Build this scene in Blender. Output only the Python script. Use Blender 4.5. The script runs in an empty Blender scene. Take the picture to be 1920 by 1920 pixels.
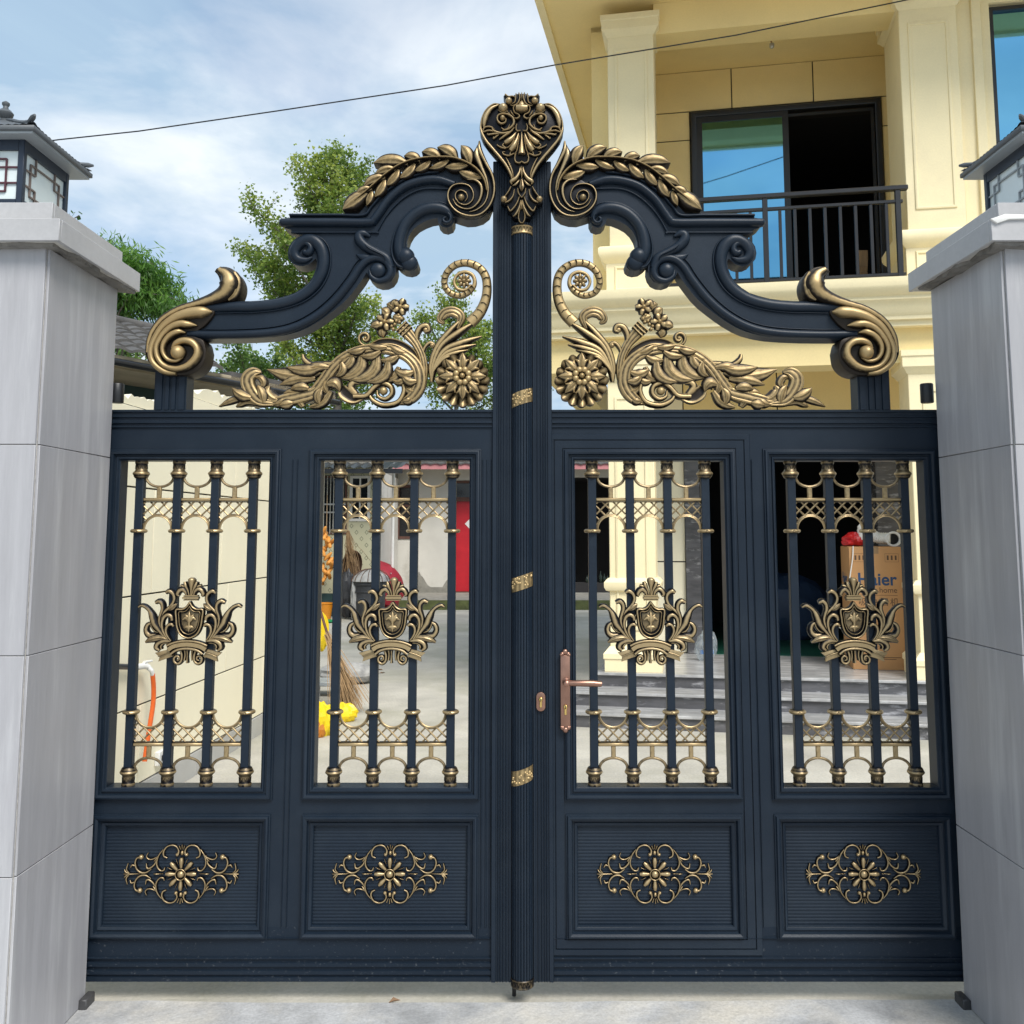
import bpy, bmesh, math, random
from mathutils import Vector, Matrix
from mathutils.geometry import tessellate_polygon
R = math.radians
random.seed(7)
scene = bpy.context.scene
COL = scene.collection

# ------------------------------------------------------------------ camera
F, PX0, PY0, PITCH = 1800.0, 972.0, 805.0, R(6.2)       # focal length and principal point in photograph pixels
CAM = Vector((-0.013, -3.322, 1.52))
cd = bpy.data.cameras.new('camera'); cam = bpy.data.objects.new('camera', cd); COL.objects.link(cam)
cam.location = CAM; cam.rotation_euler = (R(90) + PITCH, 0, 0)
cd.sensor_fit = 'HORIZONTAL'; cd.sensor_width = 36.0; cd.lens = F / 1920 * 36
cd.shift_x = -(PX0 - 960) / 1920; cd.shift_y = (PY0 - 960) / 1920
cd.clip_start = 0.05; cd.clip_end = 3000
scene.camera = cam

# ------------------------------------------------------------------ sky, sun, exposure
SUN_EL, SUN_AZ = R(50), R(152)           # sun high behind the photographer, veiled by thin cloud
world = bpy.data.worlds.new('World'); scene.world = world; world.use_nodes = True
wn, wl = world.node_tree.nodes, world.node_tree.links
wn.clear()
w_out = wn.new('ShaderNodeOutputWorld')
sky = wn.new('ShaderNodeTexSky'); sky.sky_type = 'NISHITA'; sky.sun_disc = False
sky.sun_elevation = SUN_EL; sky.sun_rotation = SUN_AZ; sky.air_density = 1.0; sky.dust_density = 0.6; sky.ozone_density = 2.2
bg_sky = wn.new('ShaderNodeBackground'); bg_sky.inputs['Strength'].default_value = 0.10
wl.new(sky.outputs['Color'], bg_sky.inputs['Color'])
tc = wn.new('ShaderNodeTexCoord')
sep = wn.new('ShaderNodeSeparateXYZ'); wl.new(tc.outputs['Generated'], sep.inputs[0])
zz = wn.new('ShaderNodeMath'); zz.operation = 'ADD'; zz.inputs[1].default_value = 0.16; wl.new(sep.outputs['Z'], zz.inputs[0])
zm = wn.new('ShaderNodeMath'); zm.operation = 'MAXIMUM'; zm.inputs[1].default_value = 0.08; wl.new(zz.outputs[0], zm.inputs[0])
dx = wn.new('ShaderNodeMath'); dx.operation = 'DIVIDE'; wl.new(sep.outputs['X'], dx.inputs[0]); wl.new(zm.outputs[0], dx.inputs[1])
dy = wn.new('ShaderNodeMath'); dy.operation = 'DIVIDE'; wl.new(sep.outputs['Y'], dy.inputs[0]); wl.new(zm.outputs[0], dy.inputs[1])
cxy = wn.new('ShaderNodeCombineXYZ'); wl.new(dx.outputs[0], cxy.inputs[0]); wl.new(dy.outputs[0], cxy.inputs[1])
cxy.inputs[2].default_value = 4.3
def w_noise(sc, det, rough, dist):
    n = wn.new('ShaderNodeTexNoise'); n.inputs['Scale'].default_value = sc; n.inputs['Detail'].default_value = det
    n.inputs['Roughness'].default_value = rough; n.inputs['Distortion'].default_value = dist
    wl.new(cxy.outputs[0], n.inputs['Vector']); return n
n1 = w_noise(1.5, 9, 0.56, 0.5); n2 = w_noise(2.6, 7, 0.55, 0.3)
cr = wn.new('ShaderNodeValToRGB'); cr.color_ramp.elements[0].position = 0.36; cr.color_ramp.elements[1].position = 0.60
cr.color_ramp.elements[0].color = (0.60, 0.60, 0.60, 1); cr.color_ramp.elements[1].color = (1, 1, 1, 1)
wl.new(n1.outputs['Fac'], cr.inputs['Fac'])
cc = wn.new('ShaderNodeValToRGB'); cc.color_ramp.elements[0].position = 0.38; cc.color_ramp.elements[1].position = 0.66
cc.color_ramp.elements[0].color = (0.27, 0.37, 0.47, 1); cc.color_ramp.elements[1].color = (0.55, 0.59, 0.62, 1)
wl.new(n2.outputs['Fac'], cc.inputs['Fac'])
bg_cl = wn.new('ShaderNodeBackground'); bg_cl.inputs['Strength'].default_value = 1.0
wl.new(cc.outputs['Color'], bg_cl.inputs['Color'])
wmix = wn.new('ShaderNodeMixShader')
wl.new(cr.outputs['Color'], wmix.inputs['Fac']); wl.new(bg_sky.outputs[0], wmix.inputs[1]); wl.new(bg_cl.outputs[0], wmix.inputs[2])
wl.new(wmix.outputs[0], w_out.inputs['Surface'])
sd = bpy.data.lights.new('sun', 'SUN'); sun = bpy.data.objects.new('sun', sd); COL.objects.link(sun)
sd.energy = 2.3; sd.angle = R(26); sd.color = (1.0, 0.96, 0.90)
# sky sun_rotation turns clockwise from +Y seen from above
sdir = Vector((math.sin(SUN_AZ) * math.cos(SUN_EL), math.cos(SUN_AZ) * math.cos(SUN_EL), math.sin(SUN_EL)))
sun.rotation_euler = sdir.to_track_quat('Z', 'Y').to_euler()
vs = scene.view_settings
vs.view_transform = 'Standard'; vs.look = 'None'; vs.exposure = 0.82; vs.gamma = 1.0; vs.use_curve_mapping = False

# ------------------------------------------------------------------ pixel -> place
FW = Vector((0, math.cos(PITCH), math.sin(PITCH))); UP = Vector((0, -math.sin(PITCH), math.cos(PITCH)))
def ray(px, py):
    return Vector(((px - PX0) / F, 0, 0)) + UP * (-(py - PY0) / F) + FW
def at_y(px, py, Y):                     # point on the upright plane y = Y
    d = ray(px, py); return CAM + d * ((Y - CAM.y) / d.y)
def at_z(px, py, Z=0.0):                 # point on the level plane z = Z
    d = ray(px, py); return CAM + d * ((Z - CAM.z) / d.z)
def G(px, py, Y=0.0):
    p = at_y(px, py, Y); return (p.x, p.z)
PM = 545.0                               # photograph pixels per metre on the gate

# ------------------------------------------------------------------ materials
def pmat(name, base, rough=0.6, metal=0.0, var=0.12, scale=6.0, stretch=(1, 1, 1), bump=0.0, bscale=80.0, rnd=0.0, spec=0.5, tint=None, tscale=2.0, tlo=0.5, thi=0.7, coat=0.0, speck=0.0, sscale=160.0):
    m = bpy.data.materials.new(name); m.use_nodes = True
    nt = m.node_tree; N, L = nt.nodes, nt.links
    b = N['Principled BSDF']
    b.inputs['Roughness'].default_value = rough; b.inputs['Metallic'].default_value = metal
    b.inputs['Specular IOR Level'].default_value = spec; b.inputs['Coat Weight'].default_value = coat
    t = N.new('ShaderNodeTexCoord'); mp = N.new('ShaderNodeMapping'); mp.inputs['Scale'].default_value = stretch
    L.new(t.outputs['Object'], mp.inputs['Vector'])
    n = N.new('ShaderNodeTexNoise'); n.inputs['Scale'].default_value = scale; n.inputs['Detail'].default_value = 7; n.inputs['Roughness'].default_value = 0.6
    L.new(mp.outputs[0], n.inputs['Vector'])
    r = N.new('ShaderNodeValToRGB')
    r.color_ramp.elements[0].position = 0.28; r.color_ramp.elements[1].position = 0.72
    r.color_ramp.elements[0].color = tuple(c * (1 - var) for c in base) + (1,)
    r.color_ramp.elements[1].color = tuple(min(1, c * (1 + var)) for c in base) + (1,)
    L.new(n.outputs['Fac'], r.inputs['Fac']); col = r.outputs['Color']
    if tint:
        n3 = N.new('ShaderNodeTexNoise'); n3.inputs['Scale'].default_value = tscale; n3.inputs['Detail'].default_value = 9; n3.inputs['Roughness'].default_value = 0.65
        L.new(mp.outputs[0], n3.inputs['Vector'])
        r3 = N.new('ShaderNodeValToRGB'); r3.color_ramp.elements[0].position = tlo; r3.color_ramp.elements[1].position = thi
        r3.color_ramp.elements[0].color = (0, 0, 0, 1); r3.color_ramp.elements[1].color = (1, 1, 1, 1)
        L.new(n3.outputs['Fac'], r3.inputs['Fac'])
        mx = N.new('ShaderNodeMix'); mx.data_type = 'RGBA'
        L.new(r3.outputs['Color'], mx.inputs['Factor']); L.new(col, mx.inputs['A']); mx.inputs['B'].default_value = tuple(tint) + (1,)
        col = mx.outputs['Result']
    if speck:
        n4 = N.new('ShaderNodeTexNoise'); n4.inputs['Scale'].default_value = sscale; n4.inputs['Detail'].default_value = 4; n4.inputs['Roughness'].default_value = 0.7
        L.new(mp.outputs[0], n4.inputs['Vector'])
        m4 = N.new('ShaderNodeMapRange'); m4.inputs['From Min'].default_value = 0.3; m4.inputs['From Max'].default_value = 0.7; m4.inputs['To Min'].default_value = 1 - speck; m4.inputs['To Max'].default_value = 1 + speck
        L.new(n4.outputs['Fac'], m4.inputs['Value'])
        h4 = N.new('ShaderNodeHueSaturation'); L.new(m4.outputs[0], h4.inputs['Value']); L.new(col, h4.inputs['Color']); col = h4.outputs['Color']
    if rnd:
        oi = N.new('ShaderNodeObjectInfo'); mr = N.new('ShaderNodeMapRange')
        mr.inputs['To Min'].default_value = 1 - rnd; mr.inputs['To Max'].default_value = 1 + rnd
        L.new(oi.outputs['Random'], mr.inputs['Value'])
        hs = N.new('ShaderNodeHueSaturation'); L.new(mr.outputs[0], hs.inputs['Value']); L.new(col, hs.inputs['Color']); col = hs.outputs['Color']
    L.new(col, b.inputs['Base Color'])
    rr = N.new('ShaderNodeMapRange'); rr.inputs['To Min'].default_value = max(0.02, rough * 0.8); rr.inputs['To Max'].default_value = min(1, rough * 1.2)
    L.new(n.outputs['Fac'], rr.inputs['Value']); L.new(rr.outputs[0], b.inputs['Roughness'])
    if bump:
        n2 = N.new('ShaderNodeTexNoise'); n2.inputs['Scale'].default_value = bscale; n2.inputs['Detail'].default_value = 6
        L.new(mp.outputs[0], n2.inputs['Vector'])
        bp = N.new('ShaderNodeBump'); bp.inputs['Strength'].default_value = bump; bp.inputs['Distance'].default_value = 0.01
        L.new(n2.outputs['Fac'], bp.inputs['Height']); L.new(bp.outputs[0], b.inputs['Normal'])
    return m

M = {}
def bronze(name, gold, dark, rough=0.42, metal=0.75):
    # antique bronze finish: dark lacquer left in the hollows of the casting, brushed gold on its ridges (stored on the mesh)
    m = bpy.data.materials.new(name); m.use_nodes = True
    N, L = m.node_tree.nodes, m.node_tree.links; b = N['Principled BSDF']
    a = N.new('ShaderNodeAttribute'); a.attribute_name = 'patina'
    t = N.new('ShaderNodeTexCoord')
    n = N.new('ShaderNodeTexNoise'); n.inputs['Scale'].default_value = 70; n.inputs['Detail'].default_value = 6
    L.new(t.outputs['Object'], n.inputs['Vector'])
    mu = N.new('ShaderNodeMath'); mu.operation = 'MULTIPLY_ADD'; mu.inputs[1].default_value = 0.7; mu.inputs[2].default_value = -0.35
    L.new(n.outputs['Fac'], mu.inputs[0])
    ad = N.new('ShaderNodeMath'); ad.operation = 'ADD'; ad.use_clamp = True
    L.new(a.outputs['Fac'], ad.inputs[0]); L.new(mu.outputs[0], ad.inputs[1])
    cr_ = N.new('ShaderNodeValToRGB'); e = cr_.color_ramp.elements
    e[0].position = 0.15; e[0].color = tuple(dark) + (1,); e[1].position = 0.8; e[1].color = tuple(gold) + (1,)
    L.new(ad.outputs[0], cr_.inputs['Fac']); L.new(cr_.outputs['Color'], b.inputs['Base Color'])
    b.inputs['Metallic'].default_value = metal
    mr = N.new('ShaderNodeMapRange'); mr.inputs['To Min'].default_value = rough * 0.85; mr.inputs['To Max'].default_value = rough * 1.3
    L.new(n.outputs['Fac'], mr.inputs['Value']); L.new(mr.outputs[0], b.inputs['Roughness'])
    bp = N.new('ShaderNodeBump'); bp.inputs['Strength'].default_value = 0.15; bp.inputs['Distance'].default_value = 0.003
    L.new(n.outputs['Fac'], bp.inputs['Height']); L.new(bp.outputs[0], b.inputs['Normal'])
    return m

# ------------------------------------------------------------------ mesh builder
def cat(pts, n):                         # Catmull-Rom through the points (each a tuple of any length)
    P = [tuple(2 * a - b for a, b in zip(pts[0], pts[1]))] + list(pts) + [tuple(2 * a - b for a, b in zip(pts[-1], pts[-2]))]
    out = []
    for i in range(1, len(P) - 2):
        for k in range(n):
            t = k / n
            out.append(tuple(0.5 * ((2 * b) + (c - a) * t + (2 * a - 5 * b + 4 * c - d) * t * t + (3 * b - a - 3 * c + d) * t ** 3)
                             for a, b, c, d in zip(P[i - 1], P[i], P[i + 1], P[i + 2])))
    out.append(tuple(pts[-1])); return out

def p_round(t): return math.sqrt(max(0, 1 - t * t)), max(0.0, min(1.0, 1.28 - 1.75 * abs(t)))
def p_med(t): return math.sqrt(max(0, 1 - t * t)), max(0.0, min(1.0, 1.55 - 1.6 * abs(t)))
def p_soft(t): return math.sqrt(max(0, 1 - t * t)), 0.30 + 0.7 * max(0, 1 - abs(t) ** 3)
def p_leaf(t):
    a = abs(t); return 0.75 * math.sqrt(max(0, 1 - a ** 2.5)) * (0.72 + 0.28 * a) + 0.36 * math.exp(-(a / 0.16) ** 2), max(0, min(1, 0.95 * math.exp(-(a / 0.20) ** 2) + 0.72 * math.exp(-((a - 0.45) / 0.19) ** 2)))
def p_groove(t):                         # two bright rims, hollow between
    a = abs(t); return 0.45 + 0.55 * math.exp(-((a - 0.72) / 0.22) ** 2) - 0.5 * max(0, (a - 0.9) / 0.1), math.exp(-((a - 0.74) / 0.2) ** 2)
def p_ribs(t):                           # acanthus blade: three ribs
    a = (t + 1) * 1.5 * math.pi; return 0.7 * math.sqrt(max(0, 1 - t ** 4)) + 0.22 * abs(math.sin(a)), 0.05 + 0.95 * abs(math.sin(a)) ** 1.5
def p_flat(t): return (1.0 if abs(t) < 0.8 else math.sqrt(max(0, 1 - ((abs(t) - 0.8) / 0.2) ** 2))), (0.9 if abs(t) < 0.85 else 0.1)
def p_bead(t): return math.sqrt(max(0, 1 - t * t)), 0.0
def p_half(t):                           # half-round, gold shifted a little to one flank
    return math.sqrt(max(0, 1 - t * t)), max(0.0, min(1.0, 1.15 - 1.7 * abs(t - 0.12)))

class MB:
    def __init__(s): s.v, s.f, s.p = [], [], []
    def add(s, vs, fs, pat=0.0):
        o = len(s.v); s.v += [tuple(q) for q in vs]; s.f += [tuple(i + o for i in f) for f in fs]
        s.p += list(pat) if isinstance(pat, (list, tuple)) else [pat] * len(vs)
        return s
    def box(s, x0, x1, y0, y1, z0, z1, pat=0.0, bev=0.0):
        if bev <= 0:
            vs = [(x, y, z) for z in (z0, z1) for y in (y0, y1) for x in (x0, x1)]
            return s.add(vs, [(0, 2, 3, 1), (4, 5, 7, 6), (0, 1, 5, 4), (2, 6, 7, 3), (0, 4, 6, 2), (1, 3, 7, 5)], pat)
        b = bev; vs = []; fs = []
        X, Y, Z = (x0, x1), (y0, y1), (z0, z1)
        idx = {}
        for i in (0, 1):
            for j in (0, 1):
                for k in (0, 1):
                    sx, sy, sz = (b if i == 0 else -b), (b if j == 0 else -b), (b if k == 0 else -b)
                    for ax in range(3):
                        p = [X[i] + sx, Y[j] + sy, Z[k] + sz]; p[ax] = (X[i], Y[j], Z[k])[ax]
                        idx[(i, j, k, ax)] = len(vs); vs.append(tuple(p))
        for ax in range(3):
            for side in (0, 1):
                o1, o2 = [a for a in range(3) if a != ax]
                q = []
                for (m, n_) in ((0, 0), (1, 0), (1, 1), (0, 1)):
                    key = [0, 0, 0]; key[ax] = side; key[o1] = m; key[o2] = n_; q.append(idx[tuple(key) + (ax,)])
                fs.append(q)
        for ax in range(3):              # edges along axis ax
            o1, o2 = [a for a in range(3) if a != ax]
            for m in (0, 1):
                for n_ in (0, 1):
                    k0 = [0, 0, 0]; k0[o1] = m; k0[o2] = n_; k1 = list(k0); k1[ax] = 1
                    fs.append([idx[tuple(k0) + (o1,)], idx[tuple(k1) + (o1,)], idx[tuple(k1) + (o2,)], idx[tuple(k0) + (o2,)]])
        for i in (0, 1):
            for j in (0, 1):
                for k in (0, 1): fs.append([idx[(i, j, k, 0)], idx[(i, j, k, 1)], idx[(i, j, k, 2)]])
        c = Vector(((x0 + x1) / 2, (y0 + y1) / 2, (z0 + z1) / 2)); out = []
        for f in fs:                     # turn every face outward
            a, b_, d = (Vector(vs[f[q]]) for q in (0, 1, 2)); nrm = (b_ - a).cross(d - a)
            out.append(tuple(f) if nrm.dot(sum((Vector(vs[q]) for q in f), Vector()) / len(f) - c) > 0 else tuple(reversed(f)))
        return s.add(vs, out, pat)
    def tube(s, pts, r, n=8, pat=0.6, closed=False):
        pts = [Vector(p) for p in pts]; rs = r if isinstance(r, (list, tuple)) else [r] * len(pts)
        m = len(pts); vs = []; fs = []; ref = None
        for i, p in enumerate(pts):
            a, b = pts[(i - 1) % m if closed else max(i - 1, 0)], pts[(i + 1) % m if closed else min(i + 1, m - 1)]
            t = (b - a).normalized()
            if ref is None: ref = Vector((0, 0, 1)) if abs(t.z) < 0.9 else Vector((1, 0, 0))
            u = t.cross(ref).normalized() if t.cross(ref).length > 1e-5 else t.orthogonal().normalized(); w = u.cross(t); ref = w
            for k in range(n):
                an = 2 * math.pi * k / n; vs.append(p + (u * math.cos(an) + w * math.sin(an)) * rs[i])
        for i in range(m if closed else m - 1):
            for k in range(n):
                j = (i + 1) % m; fs.append((i * n + k, i * n + (k + 1) % n, j * n + (k + 1) % n, j * n + k))
        if not closed: fs += [tuple(reversed(range(n))), tuple((m - 1) * n + k for k in range(n))]
        return s.add(vs, fs, pat)
    def lathe(s, c, prof, n=20, pat=None, axis='z'):
        vs, fs, pp = [], [], []
        for i, (r, h) in enumerate(prof):
            for k in range(n):
                a = 2 * math.pi * k / n
                q = (r * math.cos(a), r * math.sin(a), h) if axis == 'z' else ((r * math.cos(a), h, r * math.sin(a)) if axis == 'y' else (h, r * math.cos(a), r * math.sin(a)))
                vs.append((c[0] + q[0], c[1] + q[1], c[2] + q[2])); pp.append(pat[i] if pat else 0.6)
        for i in range(len(prof) - 1):
            for k in range(n): fs.append((i * n + k, i * n + (k + 1) % n, (i + 1) * n + (k + 1) % n, (i + 1) * n + k))
        fs += [tuple(reversed(range(n))), tuple((len(prof) - 1) * n + k for k in range(n))]
        if axis == 'y': fs = [tuple(reversed(f)) for f in fs]
        return s.add(vs, fs, pp)
    def stroke(s, pts, w, h, y0, prof=p_round, n=8, m=8, skirt=0.004, back=0.0, hpow=0.7):
        """relief stroke on the gate plane: pts (x, z) in metres, w full width(s), crest h in front of y0"""
        ws = w if isinstance(w, (list, tuple)) else [w] * len(pts)
        if len(ws) != len(pts):
            ws = [ws[int(q)] + (ws[min(int(q) + 1, len(ws) - 1)] - ws[int(q)]) * (q - int(q)) for q in ((len(ws) - 1) * i / (len(pts) - 1) for i in range(len(pts)))]
        c = cat([(p[0], p[1], q) for p, q in zip(pts, ws)], n)
        wm = max(ws) or 1; rows = []
        vs, fs, pp = [], [], []; k = m + 1
        for i, (x, z, q) in enumerate(c):
            a, b = c[max(i - 1, 0)], c[min(i + 1, len(c) - 1)]
            tx, tz = b[0] - a[0], b[1] - a[1]; l = math.hypot(tx, tz) or 1e-9; nx, nz = -tz / l, tx / l
            q = max(q, 0.0005); hh = h * (q / wm) ** hpow
            for j in range(k):
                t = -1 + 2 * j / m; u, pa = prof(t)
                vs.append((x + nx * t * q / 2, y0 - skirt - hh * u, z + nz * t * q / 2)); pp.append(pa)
            for t in (1, -1): vs.append((x + nx * t * q / 2, y0 + back, z + nz * t * q / 2)); pp.append(0.0)
        K = k + 2
        for i in range(len(c) - 1):
            for j in range(K): fs.append((i * K + j, i * K + (j + 1) % K, (i + 1) * K + (j + 1) % K, (i + 1) * K + j))
        fs += [tuple(reversed(range(K))), tuple((len(c) - 1) * K + j for j in range(K))]
        return s.add(vs, fs, pp)
    def dome(s, x, z, r, h, y0, rz=None, n=20, rings=6, pmax=1.0, skirt=0.003):
        rz = rz or r; vs, fs, pp = [], [], []
        for j in range(n): a = 2 * math.pi * j / n; vs.append((x + r * math.cos(a), y0, z + rz * math.sin(a))); pp.append(0.0)
        for i in range(rings):
            t = i / rings * math.pi / 2
            for j in range(n):
                a = 2 * math.pi * j / n
                vs.append((x + r * math.cos(t) * math.cos(a), y0 - skirt - h * math.sin(t), z + rz * math.cos(t) * math.sin(a))); pp.append(pmax * min(1, 0.05 + 1.5 * math.sin(t)))
        vs.append((x, y0 - skirt - h, z)); pp.append(pmax); top = len(vs) - 1
        for i in range(rings):
            for j in range(n): fs.append((i * n + j, i * n + (j + 1) % n, (i + 1) * n + (j + 1) % n, (i + 1) * n + j))
        for j in range(n): fs.append((rings * n + j, rings * n + (j + 1) % n, top))
        fs.append(tuple(reversed(range(n))))
        return s.add(vs, fs, pp)
    def plate(s, out, yf, yb, pat=0.0, bev=0.0, pface=None):
        """solid of outline out [(x, z)] between yf (front) and yb; bev rounds the front edge"""
        area = sum(a[0] * b[1] - b[0] * a[1] for a, b in zip(out, out[1:] + out[:1]))
        if area < 0: out = out[::-1]
        n = len(out); ins = []
        for i in range(n):
            a, b, c = out[i - 1], out[i], out[(i + 1) % n]
            e1 = Vector((b[0] - a[0], b[1] - a[1])); e2 = Vector((c[0] - b[0], c[1] - b[1]))
            if e1.length < 1e-9: e1 = e2.copy()
            if e2.length < 1e-9: e2 = e1.copy()
            n1 = Vector((-e1.y, e1.x)).normalized(); n2 = Vector((-e2.y, e2.x)).normalized(); q = n1 + n2
            q = q.normalized() if q.length > 1e-6 else n1
            ins.append((b[0] + q.x * bev, b[1] + q.y * bev))
        rings = [[(x, yb, z) for x, z in out], [(x, yf + bev, z) for x, z in out]]
        if bev: rings.append([(x + (a - x) * 0.3, yf + bev * 0.3, z + (b - z) * 0.3) for (x, z), (a, b) in zip(out, ins)]); rings.append([(x, yf, z) for x, z in ins])
        vs = [v for r_ in rings for v in r_]; fs = []
        for q in range(len(rings) - 1):
            for i in range(n): fs.append((q * n + i, q * n + (i + 1) % n, (q + 1) * n + (i + 1) % n, (q + 1) * n + i))
        tri = tessellate_polygon([[Vector((x, z, 0)) for x, z in out]])
        o = (len(rings) - 1) * n
        for t in tri:
            a, b, c = (Vector(out[k]) for k in t)
            t = tuple(t) if (b - a).cross(c - a) > 0 else tuple(reversed(t))
            fs.append(tuple(k + o for k in t)); fs.append(tuple(reversed(t)))
        pp = [pat] * (len(vs) - n) + [pat if pface is None else pface] * n
        return s.add(vs, fs, pp)
    def frame(s, x0, x1, z0, z1, prof, closed=False):
        """mitred moulding round an opening; prof = [(outset from the opening, y)]"""
        vs, fs = [], []
        for o, y in prof: vs += [(x0 - o, y, z0 - o), (x1 + o, y, z0 - o), (x1 + o, y, z1 + o), (x0 - o, y, z1 + o)]
        for i in range(len(prof) - 1):
            for k in range(4): fs.append((i * 4 + k, (i + 1) * 4 + k, (i + 1) * 4 + (k + 1) % 4, i * 4 + (k + 1) % 4))
        return s.add(vs, fs, 0.0)
    def extrude(s, prof, a, b, axis='x'):
        """profile [(p, q)] swept from a to b; axis x: (p, q) = (y, z); axis z: (x, y); axis y: (x, z)"""
        n = len(prof)
        if axis == 'x': vs = [(t, p, q) for t in (a, b) for p, q in prof]
        elif axis == 'z': vs = [(p, q, t) for t in (a, b) for p, q in prof]
        else: vs = [(p, t, q) for t in (a, b) for p, q in prof]
        fs = [(i, (i + 1) % n, n + (i + 1) % n, n + i) for i in range(n)] + [tuple(reversed(range(n))), tuple(range(n, 2 * n))]
        return s.add(vs, fs, 0.0)
    def mesh(s, name, mirror=False, angle=38, recalc=False):
        me = bpy.data.meshes.new(name)
        vs = [(-x, y, z) for x, y, z in s.v] if mirror else s.v
        fs = [tuple(reversed(f)) for f in s.f] if mirror else s.f
        me.from_pydata(vs, [], fs)
        if any(s.p):
            at = me.attributes.new('patina', 'FLOAT', 'POINT'); at.data.foreach_set('value', [float(q) for q in s.p])
        if recalc:
            bm = bmesh.new(); bm.from_mesh(me); bmesh.ops.recalc_face_normals(bm, faces=bm.faces); bm.to_mesh(me); bm.free()
        me.shade_smooth(); me.set_sharp_from_angle(angle=R(angle)); me.update()
        return me
    def build(s, name, mat, parent=None, loc=None, mirror=False, angle=38, recalc=True):
        return put(name, s.mesh(name, mirror, angle, recalc), mat, parent, loc)

def put(name, me, mat, parent=None, loc=None, rot=None):
    o = bpy.data.objects.new(name, me); COL.objects.link(o)
    if mat is not None:
        me.materials.clear() if me.users <= 1 else None
        if not me.materials: me.materials.append(M[mat] if isinstance(mat, str) else mat)
    if parent is not None: o.parent = parent
    if loc is not None: o.location = loc
    if rot is not None: o.rotation_euler = rot
    return o
def thing(name, label, cat_, loc=(0, 0, 0), rz=0.0, group=None):
    o = bpy.data.objects.new(name, None); COL.objects.link(o); o.empty_display_size = 0.1
    o.location = loc; o.rotation_euler = (0, 0, rz)
    return tag(o, label, cat_, group)
def tag(o, label, cat_, group=None):
    o['label'] = label; o['category'] = cat_
    if group: o['group'] = group
    return o
def struct(o): o['kind'] = 'structure'; return o
def stuff(o): o['kind'] = 'stuff'; return o
# =================================================================== SETTING
M['concrete'] = pmat('courtyard_concrete', (0.44, 0.42, 0.37), rough=0.78, var=0.22, scale=1.6, bump=0.35, bscale=40, tint=(0.29, 0.285, 0.21), tscale=0.55, tlo=0.46, thi=0.72, speck=0.12, sscale=60)
M['drive'] = pmat('driveway_concrete', (0.40, 0.405, 0.41), rough=0.72, var=0.34, scale=4.0, bump=0.45, bscale=38, tint=(0.56, 0.53, 0.47), tscale=2.2, tlo=0.46, thi=0.68, speck=0.16, sscale=110)
M['soil'] = pmat('soil', (0.16, 0.15, 0.09), rough=0.95, var=0.3, scale=0.8)
M['cream'] = pmat('cream_render', (0.86, 0.75, 0.48), rough=0.7, var=0.06, scale=1.2, bump=0.10, bscale=90, rnd=0.02, tint=(0.74, 0.64, 0.42), tscale=2.2, tlo=0.52, thi=0.9, speck=0.03, sscale=60)
M['cream_pale'] = pmat('cream_wall_panel', (0.88, 0.82, 0.63), rough=0.55, var=0.05, scale=1.0, bump=0.06, bscale=100, rnd=0.03, tint=(0.80, 0.74, 0.57), tscale=1.6, tlo=0.55, thi=0.9, speck=0.02)
M['yellow'] = pmat('ochre_yellow_render', (0.87, 0.70, 0.35), rough=0.75, var=0.06, scale=1.3, bump=0.10, bscale=90, rnd=0.02, tint=(0.80, 0.64, 0.33), tscale=1.8, tlo=0.5, thi=0.9, speck=0.03, sscale=60)
M['joint'] = pmat('dark_joint', (0.02, 0.018, 0.016), rough=0.7)
M['marble'] = pmat('dark_marble', (0.10, 0.10, 0.108), rough=0.22, var=0.4, scale=3.0, stretch=(1, 1, 4), tint=(0.42, 0.42, 0.44), tscale=4.5, tlo=0.55, thi=0.70)
M['marble_top'] = pmat('grey_marble_tread', (0.34, 0.34, 0.34), rough=0.25, var=0.25, scale=3.0, stretch=(1, 4, 1), tint=(0.55, 0.55, 0.55), tscale=4.0, tlo=0.5, thi=0.7)
M['tile'] = pmat('grey_stone_tile', (0.365, 0.36, 0.375), rough=0.42, var=0.07, scale=1.5, stretch=(4.5, 4.5, 0.4), rnd=0.05, tint=(0.52, 0.52, 0.525), tscale=2.6, tlo=0.51, thi=0.80, speck=0.08, sscale=5, bump=0.08, bscale=25)
M['grout'] = pmat('pale_grout', (0.52, 0.50, 0.46), rough=0.9, var=0.2, scale=20, bump=0.5, bscale=60)
M['cap'] = pmat('cap_stone', (0.42, 0.415, 0.42), rough=0.42, var=0.08, scale=4, rnd=0.03, speck=0.05, sscale=60)
M['mortar'] = pmat('rough_mortar', (0.20, 0.19, 0.175), rough=0.95, var=0.4, scale=14, bump=1.0, bscale=45)
M['black_stone'] = pmat('black_stone', (0.05, 0.05, 0.052), rough=0.5, var=0.3, scale=30)
M['slate'] = pmat('slate_grey_metal', (0.085, 0.095, 0.105), rough=0.5, var=0.12, scale=20)
M['navy'] = pmat('navy_metal', (0.016, 0.026, 0.045), rough=0.4, var=0.1)
M['pane'] = pmat('frosted_lantern_pane', (0.66, 0.73, 0.73), rough=0.18, var=0.05, scale=2.0, spec=0.6)
M['redwood'] = pmat('dark_red_lattice', (0.075, 0.018, 0.026), rough=0.4, var=0.15)
M['brownmet'] = pmat('brown_lattice', (0.16, 0.125, 0.11), rough=0.45, var=0.15)
M['greymet'] = pmat('grey_lattice', (0.30, 0.33, 0.35), rough=0.45, var=0.1)
M['frameblk'] = pmat('black_aluminium', (0.014, 0.016, 0.020), rough=0.35, var=0.1)
M['railing'] = pmat('charcoal_railing', (0.009, 0.010, 0.013), rough=0.4, var=0.1)
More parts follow.
